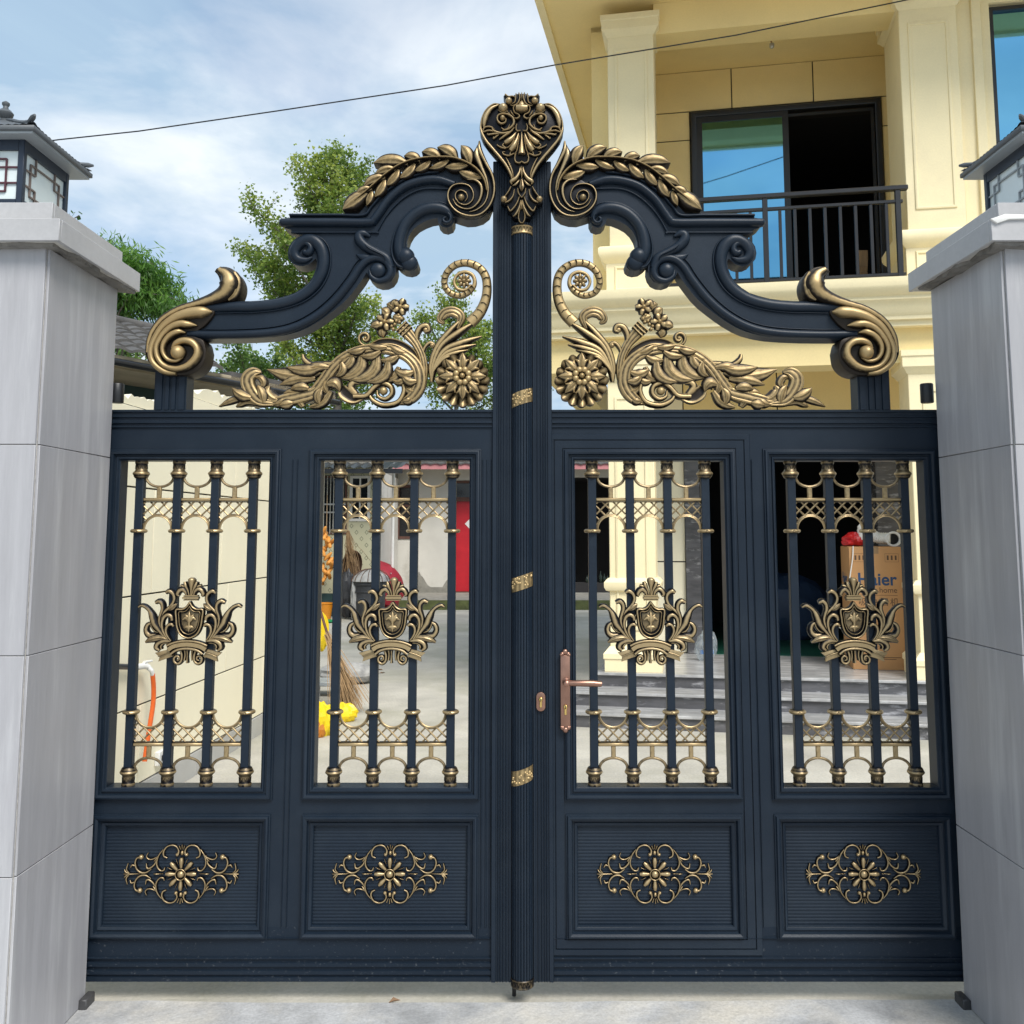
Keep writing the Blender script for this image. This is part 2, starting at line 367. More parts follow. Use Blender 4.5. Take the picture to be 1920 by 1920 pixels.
M['blueglass'] = pmat('blue_mirror_glass', (0.16, 0.43, 0.64), rough=0.035, metal=1.0, var=0.03, scale=0.6)
M['darkroom'] = pmat('dark_interior', (0.018, 0.017, 0.018), rough=0.9, var=0.2)  # near-black base puts the gloom of the unlit rooms into the colour
M['greenfloor'] = pmat('green_floor_cover', (0.010, 0.075, 0.05), rough=0.4, var=0.2, scale=4)
M['whitewash'] = pmat('stained_whitewash', (0.56, 0.54, 0.49), rough=0.9, var=0.12, scale=1.2, bump=0.3, bscale=30, tint=(0.33, 0.31, 0.26), tscale=1.1, tlo=0.55, thi=0.78)
M['plinth'] = pmat('exposed_grey_plaster', (0.24, 0.23, 0.20), rough=0.95, var=0.3, scale=5, bump=0.6, bscale=30)
M['moss'] = pmat('mossy_concrete', (0.085, 0.10, 0.035), rough=0.95, var=0.5, scale=6, bump=0.6, bscale=25)
M['wood'] = pmat('old_red_brown_wood', (0.10, 0.045, 0.032), rough=0.7, var=0.3, scale=10, stretch=(1, 1, 0.2))
M['plank'] = pmat('raw_plank', (0.30, 0.19, 0.10), rough=0.75, var=0.3, scale=8, stretch=(4, 4, 0.5), rnd=0.2)
M['reddoor'] = pmat('red_painted_door', (0.44, 0.012, 0.022), rough=0.4, var=0.15, scale=4)
M['rooftile'] = pmat('weathered_roof_tile', (0.085, 0.082, 0.08), rough=0.85, var=0.45, scale=5, bump=0.4, bscale=30, tint=(0.14, 0.135, 0.125), tscale=6, tlo=0.58, thi=0.78)
M['redtile'] = pmat('red_roof_tile', (0.22, 0.075, 0.06), rough=0.8, var=0.35, scale=6)
M['pink'] = pmat('faded_pink_fascia', (0.50, 0.20, 0.21), rough=0.8, var=0.2)
M['eavewood'] = pmat('beige_eave_board', (0.42, 0.36, 0.26), rough=0.8, var=0.2, scale=5, stretch=(1, 1, 3))
M['white'] = pmat('white_paint', (0.75, 0.74, 0.71), rough=0.5, var=0.06)
M['teal'] = pmat('dark_teal_paint_and_eave_shade', (0.020, 0.055, 0.058), rough=0.6, var=0.3, scale=4)
M['darkpane'] = pmat('dark_window_pane', (0.012, 0.014, 0.017), rough=0.08, var=0.1)
M['skirt'] = pmat('grey_skirting_tile', (0.40, 0.40, 0.39), rough=0.35, var=0.08, scale=4, rnd=0.05)
M['steel'] = pmat('galvanised_pipe', (0.55, 0.55, 0.54), rough=0.4, metal=0.6, var=0.1)

# diamond-patterned glazed tile
def diamond_mat():
    m = bpy.data.materials.new('diamond_pattern_tile'); m.use_nodes = True
    N, L = m.node_tree.nodes, m.node_tree.links; b = N['Principled BSDF']; b.inputs['Roughness'].default_value = 0.35
    t = N.new('ShaderNodeTexCoord'); sp = N.new('ShaderNodeSeparateXYZ'); L.new(t.outputs['Object'], sp.inputs[0])
    def mth(op, a, v=None, c=None):
        q = N.new('ShaderNodeMath'); q.operation = op
        for i, s_ in enumerate((a, v, c)):
            if s_ is None: continue
            if isinstance(s_, (int, float)): q.inputs[i].default_value = s_
            else: L.new(s_, q.inputs[i])
        return q.outputs[0]
    P = 0.19
    def cell(off):
        a = mth('ABSOLUTE', mth('SUBTRACT', mth('FRACT', mth('ADD', mth('DIVIDE', sp.outputs['X'], P), off)), 0.5))
        c = mth('ABSOLUTE', mth('SUBTRACT', mth('FRACT', mth('ADD', mth('DIVIDE', sp.outputs['Z'], P * 1.25), off)), 0.5))
        d = mth('ADD', a, c)
        return mth('MULTIPLY', mth('LESS_THAN', d, 0.20), mth('GREATER_THAN', d, 0.12))
    msk = mth('MAXIMUM', cell(0.0), cell(0.5))
    mx = N.new('ShaderNodeMix'); mx.data_type = 'RGBA'; mx.inputs['A'].default_value = (0.52, 0.51, 0.36, 1); mx.inputs['B'].default_value = (0.22, 0.23, 0.16, 1)
    L.new(msk, mx.inputs['Factor']); L.new(mx.outputs['Result'], b.inputs['Base Color'])
    return m
M['diamond'] = diamond_mat()

# --- ground ---------------------------------------------------------
struct(MB().box(-400, 400, -60, 900, -0.30, -0.012).build('terrain', 'soil'))
struct(MB().box(-14, 16, -0.02, 26, -0.20, 0.0).build('courtyard', 'concrete'))
dv = MB(); rr = random.Random(3); N_ = 60
edge = [(-9 + 18 * i / N_, -0.028 + rr.uniform(-.008, .008) + 0.012 * math.sin(i * .6)) for i in range(N_ + 1)]
vs = [(x, y, 0.012) for x, y in edge] + [(x, y, -0.1) for x, y in edge] + [(9, -12, 0.012), (-9, -12, 0.012)]
n = N_ + 1
dv.add(vs, [tuple(list(range(n)) + [2 * n, 2 * n + 1])[::-1]] + [(i, i + 1, n + i + 1, n + i) for i in range(N_)])
struct(dv.build('driveway', 'drive'))

# --- gate pillars ---------------------------------------------------
def pillar(sg, label, latmat):
    cx = -1.70 if sg < 0 else 1.715; hw = 0.285; y0, y1 = -0.53, -0.035; zt = 2.372
    p = thing('gate_pillar', label, 'pillar', (cx, 0, 0), 0, 'pillars either side of the gate')
    MB().box(-hw + 0.009, hw - 0.009, y0 + 0.009, y1 - 0.009, 0, zt - 0.001).build('core', 'grout', p)
    zs = [0.013, 0.567, 1.173, 1.779, zt - 0.004]
    th = 0.0085
    for a, b in zip(zs[:-1], zs[1:]):
        z0, z1 = a + 0.0012, b - 0.0012
        for s in (-1, 1):                     # side faces
            x0, x1 = (hw - th, hw) if s > 0 else (-hw, -hw + th)
            MB().box(x0, x1, y0 + 0.010, y1, z0, z1, 0, 0.0012).build('tile', 'tile', p)
        MB().box(-hw + 0.009, hw - 0.009, y0, y0 + th, z0, z1, 0, 0.0012).build('tile', 'tile', p)
        MB().box(-hw + 0.009, hw - 0.009, y1 - th, y1 - 0.0005, z0, z1, 0, 0.0012).build('tile', 'tile', p)
    # coping: rough mortar bed, two tiers of stone
    mo = MB(); rr = random.Random(5 + sg); q = []
    for i in range(48):
        t = i / 48 * 4; e = int(t); f = t - e; o = 0.030 + rr.uniform(-.012, .016)
        X0, X1, Y0, Y1 = -hw - o, hw + o, y0 - o, y1 + o
        q.append([(X0 + (X1 - X0) * f, Y0), (X1, Y0 + (Y1 - Y0) * f), (X1 - (X1 - X0) * f, Y1), (X0, Y1 - (Y1 - Y0) * f)][e])
    mo.add([(x, y, zt + rr.uniform(-.012, .004)) for x, y in q] + [(x * 1.02, y - (.004 if y < -.2 else -.004), zt + 0.012) for x, y in q], [(i, (i + 1) % 48, 48 + (i + 1) % 48, 48 + i) for i in range(48)] + [tuple(reversed(range(48)))])
    mo.build('mortar_bed', 'mortar', p)
    o = 0.055
    for s in (-1, 1):
        MB().box(s * (hw + o) - (0.014 if s > 0 else 0), s * (hw + o) + (0 if s > 0 else 0.014), y0 - o + 0.0145, y1 + o, zt + 0.002, zt + 0.069, 0, 0.0015).build('coping_tile', 'cap', p)
    MB().box(-hw - o, hw + o, y0 - o, y0 - o + 0.014, zt + 0.002, zt + 0.069, 0, 0.0015).build('coping_tile', 'cap', p)
    MB().box(-hw - o + 0.0145, hw + o - 0.0145, y0 - o + 0.0145, y1 + o - 0.001, zt + 0.004, zt + 0.066).build('coping_core', 'grout', p)
    o = 0.008
    for s in (-1, 1):
        MB().box(s * (hw + o) - (0.014 if s > 0 else 0), s * (hw + o) + (0 if s > 0 else 0.014), y0 - o + 0.0145, y1 + o, zt + 0.067, zt + 0.134, 0, 0.0015).build('coping_tile', 'cap', p)
    MB().box(-hw - o, hw + o, y0 - o, y0 - o + 0.014, zt + 0.067, zt + 0.134, 0, 0.0015).build('coping_tile', 'cap', p)
    MB().box(-hw - o + 0.0145, hw + o - 0.0145, y0 - o + 0.0145, y1 + o - 0.001, zt + 0.060, zt + 0.131).build('coping_core', 'cap', p)
    # dark stone stop at the foot, on the gate side
    MB().box(*( (hw, hw + 0.026) if sg < 0 else (-hw - 0.026, -hw) ), -0.085, -0.02, 0.0, 0.042, 0, 0.003).build('foot_stop', 'black_stone', p)
    if sg > 0:                                # cement smeared over the broken coping corner
        sm = MB(); sm.plate([(-0.345, 2.437), (-0.30, 2.452), (-0.24, 2.450), (-0.20, 2.462), (-0.17, 2.448), (-0.21, 2.438), (-0.29, 2.436), (-0.325, 2.424)], -0.593, -0.585, 0, bev=0.002)
        sm.build('cement_smear', 'white', p)
    return p
pillar(-1, 'grey stone tiled gate pillar left of the gate, lantern with dark red lattice on top', None)
pillar(1, 'grey stone tiled gate pillar right of the gate, white cement smeared on its coping', None)

# --- pillar lanterns ------------------------------------------------
def lantern(cx, label, fmat, smat):
    L_ = thing('pillar_lantern', label, 'lantern', (cx, -0.285, 2.506), 0, 'lanterns on the gate pillars')
    hb = 0.150; zb, zt = 0.012, 0.240
    MB().box(-hb - 0.012, hb + 0.012, -hb - 0.012, hb + 0.012, 0.0, 0.03, 0, 0.003).build('base', 'slate', L_)
    fr = MB()
    for sx in (-1, 1):
        for sy in (-1, 1):
            a, b = sorted((sx * hb, sx * (hb - 0.020))); c, d = sorted((sy * hb, sy * (hb - 0.020)))
            fr.box(a, b, c, d, 0.03, zt, 0, 0.002)
    for sy in (-1, 1):
        a, b = sorted((sy * hb, sy * (hb - 0.02)))
        fr.box(-hb + 0.020, hb - 0.020, a + 0.001, b - 0.001, zt - 0.034, zt); fr.box(-hb + 0.020, hb - 0.020, a + 0.001, b - 0.001, 0.03, 0.048)
        fr.box(a + 0.001, b - 0.001, -hb + 0.020, hb - 0.020, zt - 0.034, zt); fr.box(a + 0.001, b - 0.001, -hb + 0.020, hb - 0.020, 0.03, 0.048)
    fr.build('frame', 'navy', L_)
    w = hb - 0.020; z0, z1 = 0.048, zt - 0.034
    for k in range(4):
        rot = (0, 0, k * math.pi / 2)
        mb = MB().box(-w, w, -hb + 0.010, -hb + 0.014, z0, z1); pn = mb.build('pane', 'pane', L_); pn.rotation_euler = rot
        la = MB(); y = (-hb + 0.004, -hb + 0.0098); t = 0.0024
        X = lambda u: -w + 2 * w * u
        Zz = lambda u: z0 + (z1 - z0) * u
        def hline(u0, u1, v): la.box(X(u0), X(u1), y[0], y[1], Zz(v) - t, Zz(v) + t)
        def vline(u, v0, v1): la.box(X(u) - t, X(u) + t, y[0] - 0.0006, y[1] - 0.0006, Zz(v0), Zz(v1))
        for fx in (0, 1):
            for fz in (0, 1):
                U = lambda q: 1 - q if fx else q
                V = lambda q: 1 - q if fz else q
                h_ = lambda a, b, v: hline(min(U(a), U(b)), max(U(a), U(b)), V(v)); v_ = lambda u, a, b: vline(U(u), min(V(a), V(b)), max(V(a), V(b)))
                v_(0.26, 0, 0.34); h_(0, 0.26, 0.34); h_(0.14, 0.5, 0.17); v_(0.14, 0.17, 0.5)
        o = la.build('lattice', fmat if k == 0 else smat, L_); o.rotation_euler = rot
    # swept pagoda roof
    ro = MB(); hr, n = 0.203, 24; zr = zt + 0.004; vs = []; fs = []
    def zf(u, v):
        r = max(abs(u), abs(v)); m = min(abs(u), abs(v)) / (r + 1e-6)
        z = 0.106 * max(0, 1 - r) ** 1.12 + 0.010 * (m ** 8) * r ** 4
        tt = (v if abs(u) >= abs(v) else u)
        return z + 0.0028 * abs(math.sin(tt * 9 * math.pi)) + 0.002 * ((r * 6) % 1)
    N2 = 36
    for j in range(N2 + 1):
        for i in range(N2 + 1):
            u, v = -1 + 2 * i / N2, -1 + 2 * j / N2; vs.append((hr * u, hr * v, zr + 0.020 + zf(u, v)))
    fs = [(j * (N2 + 1) + i, j * (N2 + 1) + i + 1, (j + 1) * (N2 + 1) + i + 1, (j + 1) * (N2 + 1) + i) for j in range(N2) for i in range(N2)]
    ro.add(vs, fs)
    ro.box(-hr - 0.002, hr + 0.002, -hr - 0.002, hr + 0.002, zr + 0.004, zr + 0.020, 0, 0.002)
    roof = ro.build('roof', 'slate', L_, angle=50, recalc=False)
    MB().box(-hr + 0.006, hr - 0.006, -hr + 0.006, hr - 0.006, zr - 0.004, zr + 0.0035).build('soffit', 'greymet', roof)
    for sx in (-1, 1):
        for sy in (-1, 1):                    # ridge rolls with upturned tips
            pts = [(sx * hr * t, sy * hr * t, zr + 0.022 + zf(t, t * 0.999) + (0.022 * max(0, t - 0.88) / 0.16)) for t in (0.1, 0.3, 0.5, 0.7, 0.85, 0.95, 1.01)]
            MB().tube(pts, [0.005, 0.006, 0.006, 0.007, 0.008, 0.009, 0.004], 8).build('hip_ridge', 'slate', roof)
    z = zr + 0.122
    MB().lathe((0, 0, z), [(0.020, -0.012), (0.022, 0.0), (0.012, 0.006), (0.024, 0.018), (0.026, 0.026), (0.018, 0.036), (0.009, 0.042), (0.008, 0.050), (0.012, 0.056), (0.012, 0.062), (0.004, 0.068)], 16).build('finial', 'slate', roof)
    return L_
lantern(-1.706, 'pagoda roofed lantern with dark red lattice on the left pillar', 'redwood', 'brownmet')
lantern(1.735, 'pagoda roofed lantern with pale grey lattice on the right pillar', 'greymet', 'greymet')

# =================================================================== YELLOW HOUSE
HO = Vector((0.488, 4.46, 0)); HA = R(-10.7)
house = thing('yellow_house', 'two storey yellow house with pilasters, balcony and dark marble steps', 'house', HO, HA)
def mouldbox(mb, u0, u1, v0, v1, prof):
    """horizontal moulding round a square pier: prof [(outset, z)]"""
    vs = []; fs = []
    for o, z in prof: vs += [(u0 - o, v0 - o, z), (u1 + o, v0 - o, z), (u1 + o, v1 + o, z), (u0 - o, v1 + o, z)]
    for i in range(len(prof) - 1):
        for k in range(4): fs.append((i * 4 + k, i * 4 + (k + 1) % 4, (i + 1) * 4 + (k + 1) % 4, (i + 1) * 4 + k))
    fs += [(3, 2, 1, 0), tuple(4 * (len(prof) - 1) + k for k in range(4))]
    return mb.add(vs, fs)
# steps and porch floor
for i in range(3):
    v0 = 0.30 * i; z0, z1 = 0.115 * i, 0.115 * (i + 1)
    ul = (-0.62, -0.28, 0.06)[i]
    st = MB().box(ul, 5.0, v0 + 0.012, 0.9 if i < 2 else 0.7, z0 - (0.05 if i == 0 else 0), z1 - 0.024).build('step', 'marble', house)
    MB().box(ul - 0.02, 5.0, v0 - 0.012, v0 + 0.33 if i < 2 else 0.72, z1 - 0.0235, z1, 0, 0.004).build('tread', 'marble_top', st)
MB().box(0.06, 5.0, 0.7205, 4.6, -0.05, 0.3435).build('porch_floor', 'marble_top', house)
# columns (porch): pedestal base, shaft with sunk panel
def column(name, u0, u1, v0, v1, z0, z1, ped, cap_, mat='cream', panel=True):
    mb = MB().box(u0, u1, v0, v1, z0, z1, 0, 0.006)
    if ped: mouldbox(mb, u0, u1, v0, v1, [(0.045, z0 + 0.001), (0.045, z0 + 0.10), (0.055, z0 + 0.11), (0.055, z0 + 0.15), (0.03, z0 + 0.18), (0.012, z0 + 0.20), (0.002, z0 + 0.21)])
    if cap_: mouldbox(mb, u0, u1, v0, v1, [(0.002, z1 - 0.20), (0.012, z1 - 0.19), (0.03, z1 - 0.16), (0.05, z1 - 0.14), (0.05, z1 - 0.06), (0.06, z1 - 0.05), (0.06, z1 - 0.001)])
    o = mb.build(name, mat, house)
    if panel:
        w = u1 - u0; a, b = u0 + w * 0.18, u1 - w * 0.18
        f = MB().frame(a, b, z0 + (0.36 if ped else 0.25), z1 - 0.34, [(-0.012, v0 - 0.0005), (-0.008, v0 - 0.010), (0.004, v0 - 0.013), (0.012, v0 - 0.010), (0.014, v0 + 0.001)]); f.build('panel_moulding', mat, o)
    return o
column('column', 0.165, 0.565, 0.70, 1.05, 0.345, 3.05, True, True)
column('column', 2.69, 3.35, 0.70, 1.10, 0.345, 3.05, True, True)
for a, b in ((0.165, 0.565), (2.69, 3.35)):
    mb = MB(); mouldbox(mb, a, b, 0.70, 1.05, [(0.002, 1.02), (0.03, 1.03), (0.045, 1.06), (0.045, 1.10), (0.02, 1.13), (0.002, 1.14)]); mb.build('pedestal_moulding', 'cream', house)
# porch back wall v = 2.1 : panels left of the entrance, joints dark
WV = 2.1
MB().box(0.30, 0.80, WV + 0.012, WV + 0.25, 0.345, 3.36).build('wall', 'joint', house)
def panels(parent, us, zs, v, mat, skip=(), t=0.012, gap=0.012):
    for i in range(len(us) - 1):
        for j in range(len(zs) - 1):
            if (i, j) in skip: continue
            MB().box(us[i] + gap / 2, us[i + 1] - gap / 2, v, v + t, zs[j] + gap / 2, zs[j + 1] - gap / 2, 0, 0.0015).build('wall_panel', mat, parent)
panels(house, [0.30, 0.80], [0.345, 0.62, 1.24, 1.86, 2.48, 3.10], WV, 'cream_pale')
MB().box(0.80, 5.2, WV + 0.012, WV + 0.25, 2.62, 3.36).build('wall', 'joint', house)
panels(house, [0.80, 1.73, 2.65, 3.6, 5.0], [2.66, 3.36], WV, 'yellow')
for a, b in ((0.80, 0.95), (2.63, 2.89)): MB().box(a, b, WV - 0.05, WV + 0.25, 0.345, 2.62, 0, 0.006).build('door_jamb', 'marble', house)
MB().box(0.80, 2.89, WV - 0.045, WV + 0.25, 2.50, 2.6195).build('door_lintel', 'marble', house)
MB().box(2.89, 5.2, WV + 0.012, WV + 0.25, 0.345, 2.62).build('wall', 'joint', house); panels(house, [2.89, 3.6, 5.0], [0.345, 1.24, 1.86, 2.62], WV, 'cream_pale')
# dark ground-floor room
rm = MB(); rm.box(0.5, 4.4, 5.6, 5.7, 0.3, 2.7); rm.box(0.4, 0.5, WV + 0.25, 5.7, 0.3, 2.7); rm.box(4.4, 4.5, WV + 0.25, 5.7, 0.3, 2.7); rm.box(0.4, 4.5, WV + 0.25, 5.7, 2.7, 2.8); rm.build('ground_floor_room', 'darkroom', house)
MB().box(0.95, 2.63, WV - 0.05, 5.6, 0.3437, 0.350).build('room_floor', 'greenfloor', house)
# open entrance door leaf inside
MB().box(0.955, 1.0, WV + 0.02, WV + 0.9, 0.355, 2.49, 0, 0.004).build('door', 'frameblk', house)
# beam, porch ceiling, balcony slab with cornice
MB().box(-0.42, 5.2, 0.72, 1.05, 2.955, 3.25).build('beam', 'yellow', house)
MB().box(-0.40, 5.2, 1.0505, WV, 3.18, 3.30).build('porch_ceiling', 'yellow', house)
MB().box(-0.45, -0.15, 1.0505, 7.0, 2.955, 3.30).build('side_beam', 'yellow', house)
cor = [(0.75, 3.25), (0.62, 3.25), (0.62, 3.30), (0.585, 3.30), (0.58, 3.33), (0.56, 3.35), (0.545, 3.40), (0.52, 3.44), (0.50, 3.455), (0.50, 3.485), (0.47, 3.50), (0.44, 3.54), (0.43, 3.56), (0.43, 3.628), (0.45, 3.632), (2.1, 3.632), (2.1, 3.2505)]
MB().extrude([(a, b) for a, b in cor], -0.62, 5.2, 'x').build('balcony_slab', 'cream', house, angle=30)
MB().box(-0.612, -0.40, 2.1005, 7.0, 3.302, 3.60).build('slab_edge', 'cream', house)
MB().tube([(-0.6, 0.60, 3.335), (5, 0.60, 3.335)], 0.006, 6).build('cable', 'white', house)
# upper pilasters
column('column', 0.19, 0.615, 0.75, 1.12, 4.05, 6.30, False, True)
def pedestal(u0, u1, v0, v1):
    mb = MB().box(u0 - 0.03, u1 + 0.03, v0 - 0.03, v1, 3.632, 3.98, 0, 0.004)
    mouldbox(mb, u0 - 0.03, u1 + 0.03, v0 - 0.03, v1 - 0.03, [(0.0, 3.94), (0.02, 3.96), (0.055, 4.0), (0.065, 4.03), (0.065, 4.07), (0.05, 4.09), (-0.02, 4.10)])
    o = mb.build('pedestal', 'cream', house)
    MB().frame(u0 + 0.06, u1 - 0.06, 3.70, 3.90, [(-0.01, v0 - 0.0305), (-0.006, v0 - 0.04), (0.006, v0 - 0.043), (0.014, v0 - 0.03)]).build('panel_moulding', 'cream', o)
pedestal(0.19, 0.615, 0.75, 1.12); pedestal(2.75, 3.25, 0.75, 1.4)
column('column', 2.75, 3.23, 0.75, 1.40, 4.05, 6.30, False, True)
MB().box(3.2305, 3.36, 0.82, 1.4, 3.632, 6.30).build('wall', 'cream', house)
MB().box(3.3605, 3.44, 0.79, 1.4, 3.632, 6.30, 0, 0.004).build('window_architrave', 'cream', house)
MB().box(3.4405, 3.52, 0.84, 1.4, 3.632, 6.30).build('wall', 'cream', house)
# tall blue window on the right
MB().box(3.52, 5.2, 0.84, 1.4, 3.632, 4.30).build('wall', 'cream', house)
MB().box(3.52, 5.2, 0.84, 1.4, 6.14, 6.30).build('wall', 'cream', house)
win = MB().frame(3.56, 5.0, 4.34, 6.08, [(0.0, 0.92), (0.0, 0.87), (0.035, 0.87), (0.035, 0.92)]).build('window', 'frameblk', house)
MB().box(3.552, 5.008, 0.905, 0.93, 4.332, 6.088).build('pane', 'blueglass', win)
# balcony interior
for a, b, c, d in ((0.4005, 1.90, 3.632, 6.37), (2.775, 3.2, 3.632, 6.37), (1.9005, 2.7745, 5.86, 6.37)): MB().box(a, b, WV + 0.012, WV + 0.25, c, d).build('wall', 'joint', house)
rm = MB(); rm.box(1.0, 3.6, 5.2, 5.3, 3.63, 6.0); rm.box(1.0, 1.1, WV + 0.26, 5.2, 3.63, 6.0); rm.box(3.5, 3.6, WV + 0.26, 5.2, 3.63, 6.0); rm.box(1.0, 3.6, WV + 0.26, 5.3, 6.0, 6.1); rm.box(1.0, 3.6, WV + 0.012, 5.3, 3.55, 3.634); rm.build('upper_room', 'darkroom', house)
def bpanel(u0, u1, z0, z1): MB().box(u0 + 0.006, u1 - 0.006, WV, WV + 0.012, z0 + 0.006, z1 - 0.006, 0, 0.0015).build('wall_panel', 'yellow', house)
for z0, z1 in zip((3.632, 4.26, 4.95, 5.62), (4.26, 4.95, 5.62, 6.37)):
    bpanel(-0.02, 0.925, z0, z1 if z1 < 6.3 else 5.93); bpanel(2.835, 3.0, z0, z1 if z1 < 6.3 else 5.93)
for a, b in ((-0.02, 1.36), (1.36, 2.18), (2.18, 3.0)): bpanel(a, b, 5.93, 6.37)
# balcony right return wall
MB().box(3.0, 3.2, 1.4, WV + 0.012, 3.632, 6.37).build('wall', 'joint', house)
for z0, z1 in zip((3.632, 4.26, 4.95, 5.62), (4.26, 4.95, 5.62, 6.37)):
    MB().box(2.988, 3.0, 1.42, WV - 0.002, z0 + 0.006, z1 - 0.006, 0, 0.0015).build('wall_panel', 'yellow', house)
# sliding balcony door
D0, D1, DT = 0.93, 2.83, 5.92
sl = MB().frame(D0 + 0.06, D1 - 0.06, 3.66, DT - 0.07, [(0.0, WV + 0.02), (0.0, WV - 0.035), (0.012, WV - 0.04), (0.05, WV - 0.04), (0.06, WV - 0.03), (0.06, WV + 0.001)]).build('sliding_door', 'frameblk', house)
MB().frame(D0 + 0.12, 1.86, 3.72, DT - 0.13, [(0.0, WV - 0.002), (0.0, WV - 0.024), (0.06, WV - 0.024), (0.06, WV - 0.002)]).build('door_sash', 'frameblk', sl)
MB().frame(1.90, D1 - 0.10, 3.72, DT - 0.13, [(0.0, WV + 0.010), (0.0, WV - 0.002), (0.03, WV - 0.002), (0.03, WV + 0.010)]).build('door_sash', 'frameblk', sl)
MB().box(D0 + 0.115, 1.865, WV - 0.016, WV - 0.010, 3.715, DT - 0.125).build('pane', 'blueglass', sl)
# ceilings, front beam, roof
MB().box(0.0, 3.0, 1.1205, WV + 0.2, 6.37, 6.42).build('balcony_ceiling', 'yellow', house)
MB().box(0.616, 2.749, 0.80, 1.12, 6.12, 6.42).build('beam', 'yellow', house)
MB().box(0.0, 0.40, 1.1205, 7.0, 3.632, 6.42).build('side_wall', 'yellow', house)
MB().box(-0.41, 5.4, -0.15, 7.4, 6.421, 6.50).build('roof', 'yellow', house)
MB().box(-0.47, 5.4, -0.21, 7.46, 6.501, 6.70).build('roof_fascia', 'cream', house)
MB().box(-0.45, -0.38, -0.15, 7.4, 6.39, 6.4205).build('eave_trim', 'cream', house)
MB().box(-0.379, 5.4, -0.19, -0.12, 6.39, 6.4205).build('eave_trim', 'cream', house)
# ground floor left wall of the house further back
MB().box(0.30, 0.3995, WV + 0.2505, 7.0, 0.0, 2.955).build('side_wall', 'cream', house)
# balcony railing
rl = MB(); RV = 0.66
rl.box(0.62, 2.745, RV - 0.030, RV + 0.030, 4.435, 4.475, 0, 0.006)
rl = rl.build('balcony_railing', 'railing', house)
MB().box(0.66, 2.70, RV - 0.018, RV + 0.018, 4.325, 4.352, 0, 0.003).build('rail', 'railing', rl); MB().box(0.66, 2.70, RV - 0.016, RV + 0.016, 3.69, 3.715, 0, 0.003).build('rail', 'railing', rl)
for u in (0.68, 1.56, 2.66): MB().box(u - 0.022, u + 0.022, RV - 0.022, RV + 0.022, 3.632, 4.434, 0, 0.003).build('post', 'railing', rl)
bal = MB().box(-0.013, 0.013, -0.013, 0.013, 3.7155, 4.3245, 0, 0.002).mesh('baluster', recalc=True)
u = 0.68 + 0.125
while u < 2.6:
    if abs(u - 1.56) > 0.05: put('baluster', bal, 'railing', rl, (u, RV, 0))
    u += 0.1257

# =================================================================== CREAM BOUNDARY WALL ON THE LEFT
S_ = 0.0617; bw = thing('boundary_wall', 'cream panelled wall with black joints along the left of the courtyard', 'wall', (-2.2475, 0.0, 0), -math.atan(S_))
# local frame: y runs along the wall, its face at x = 0
rr = random.Random(11)
core = MB(); top = []; YE = 5.92
for i in range(80): top.append((0.02 + (YE - 0.02) * i / 79, (2.36 if (YE * i / 79) > 2.66 else 2.215)))
pr = [(0.02, -0.02), (YE, -0.02)] + [(a, min(2.405, b) - 0.0) for a, b in top[::-1]]
vs = [(x, a, b) for x in (-0.24, -0.0125) for a, b in pr]; n = len(pr)
core.add(vs, [(i, (i + 1) % n, n + (i + 1) % n, n + i) for i in range(n)] + [tuple(reversed(range(n))), tuple(range(n, 2 * n))])
core.build('wall_core', 'joint', bw)
rows = [(0.145, 0.575, [0.02, 0.98, 2.15, 3.20, 4.25, 5.30, YE]), (0.575, 1.18, [0.02, 0.55, 1.55, 2.58, 3.45, 4.45, 5.45, YE]), (1.18, 1.775, [0.02, 1.1, 2.23, 3.3, 4.4, 5.4, YE]), (1.775, 2.385, [0.02, 0.7, 1.65, 2.66, 3.53, 4.6, 5.6, YE])]
for z0, z1, ys in rows:
    for a, b in zip(ys[:-1], ys[1:]): MB().box(-0.012, 0.0, a + 0.005, b - 0.005, z0 + 0.005, (z1 if z1 < 2 or a > 2.5 else 2.22) - 0.005, 0, 0.001).build('wall_panel', 'cream_pale', bw)
MB().box(-0.235, -0.001, YE, YE + 0.012, 0.145, 2.36).build('end_panel', 'cream_pale', bw)
for a in range(8): MB().box(-0.012, 0.010, 0.02 + a * 0.7375, 0.02 + (a + 1) * 0.7375 - 0.003, 0.0, 0.142, 0, 0.001).build('skirting_tile', 'skirt', bw)
# torn plaster fringe over the top course
fr = MB(); ys = [0.02 + (YE - 0.02) * i / 150 for i in range(151)]
lo = [2.386 if y > 2.66 else 2.222 for y in ys]
acc = 0.0; hs = []
for l in lo: acc = 0.8 * acc + rr.gauss(0, .016); hs.append(l + max(.004, 0.04 + acc))
vs = [(-0.012, y, l) for y, l in zip(ys, lo)] + [(-0.010, y, h) for y, h in zip(ys, hs)] + [(-0.20, y, h - 0.01) for y, h in zip(ys, hs)]
fr.add(vs, [(i, i + 1, 152 + i, 151 + i) for i in range(150)] + [(151 + i, 152 + i, 303 + i, 302 + i) for i in range(150)]); fr.build('plaster_edge', 'cream_pale', bw, recalc=False)

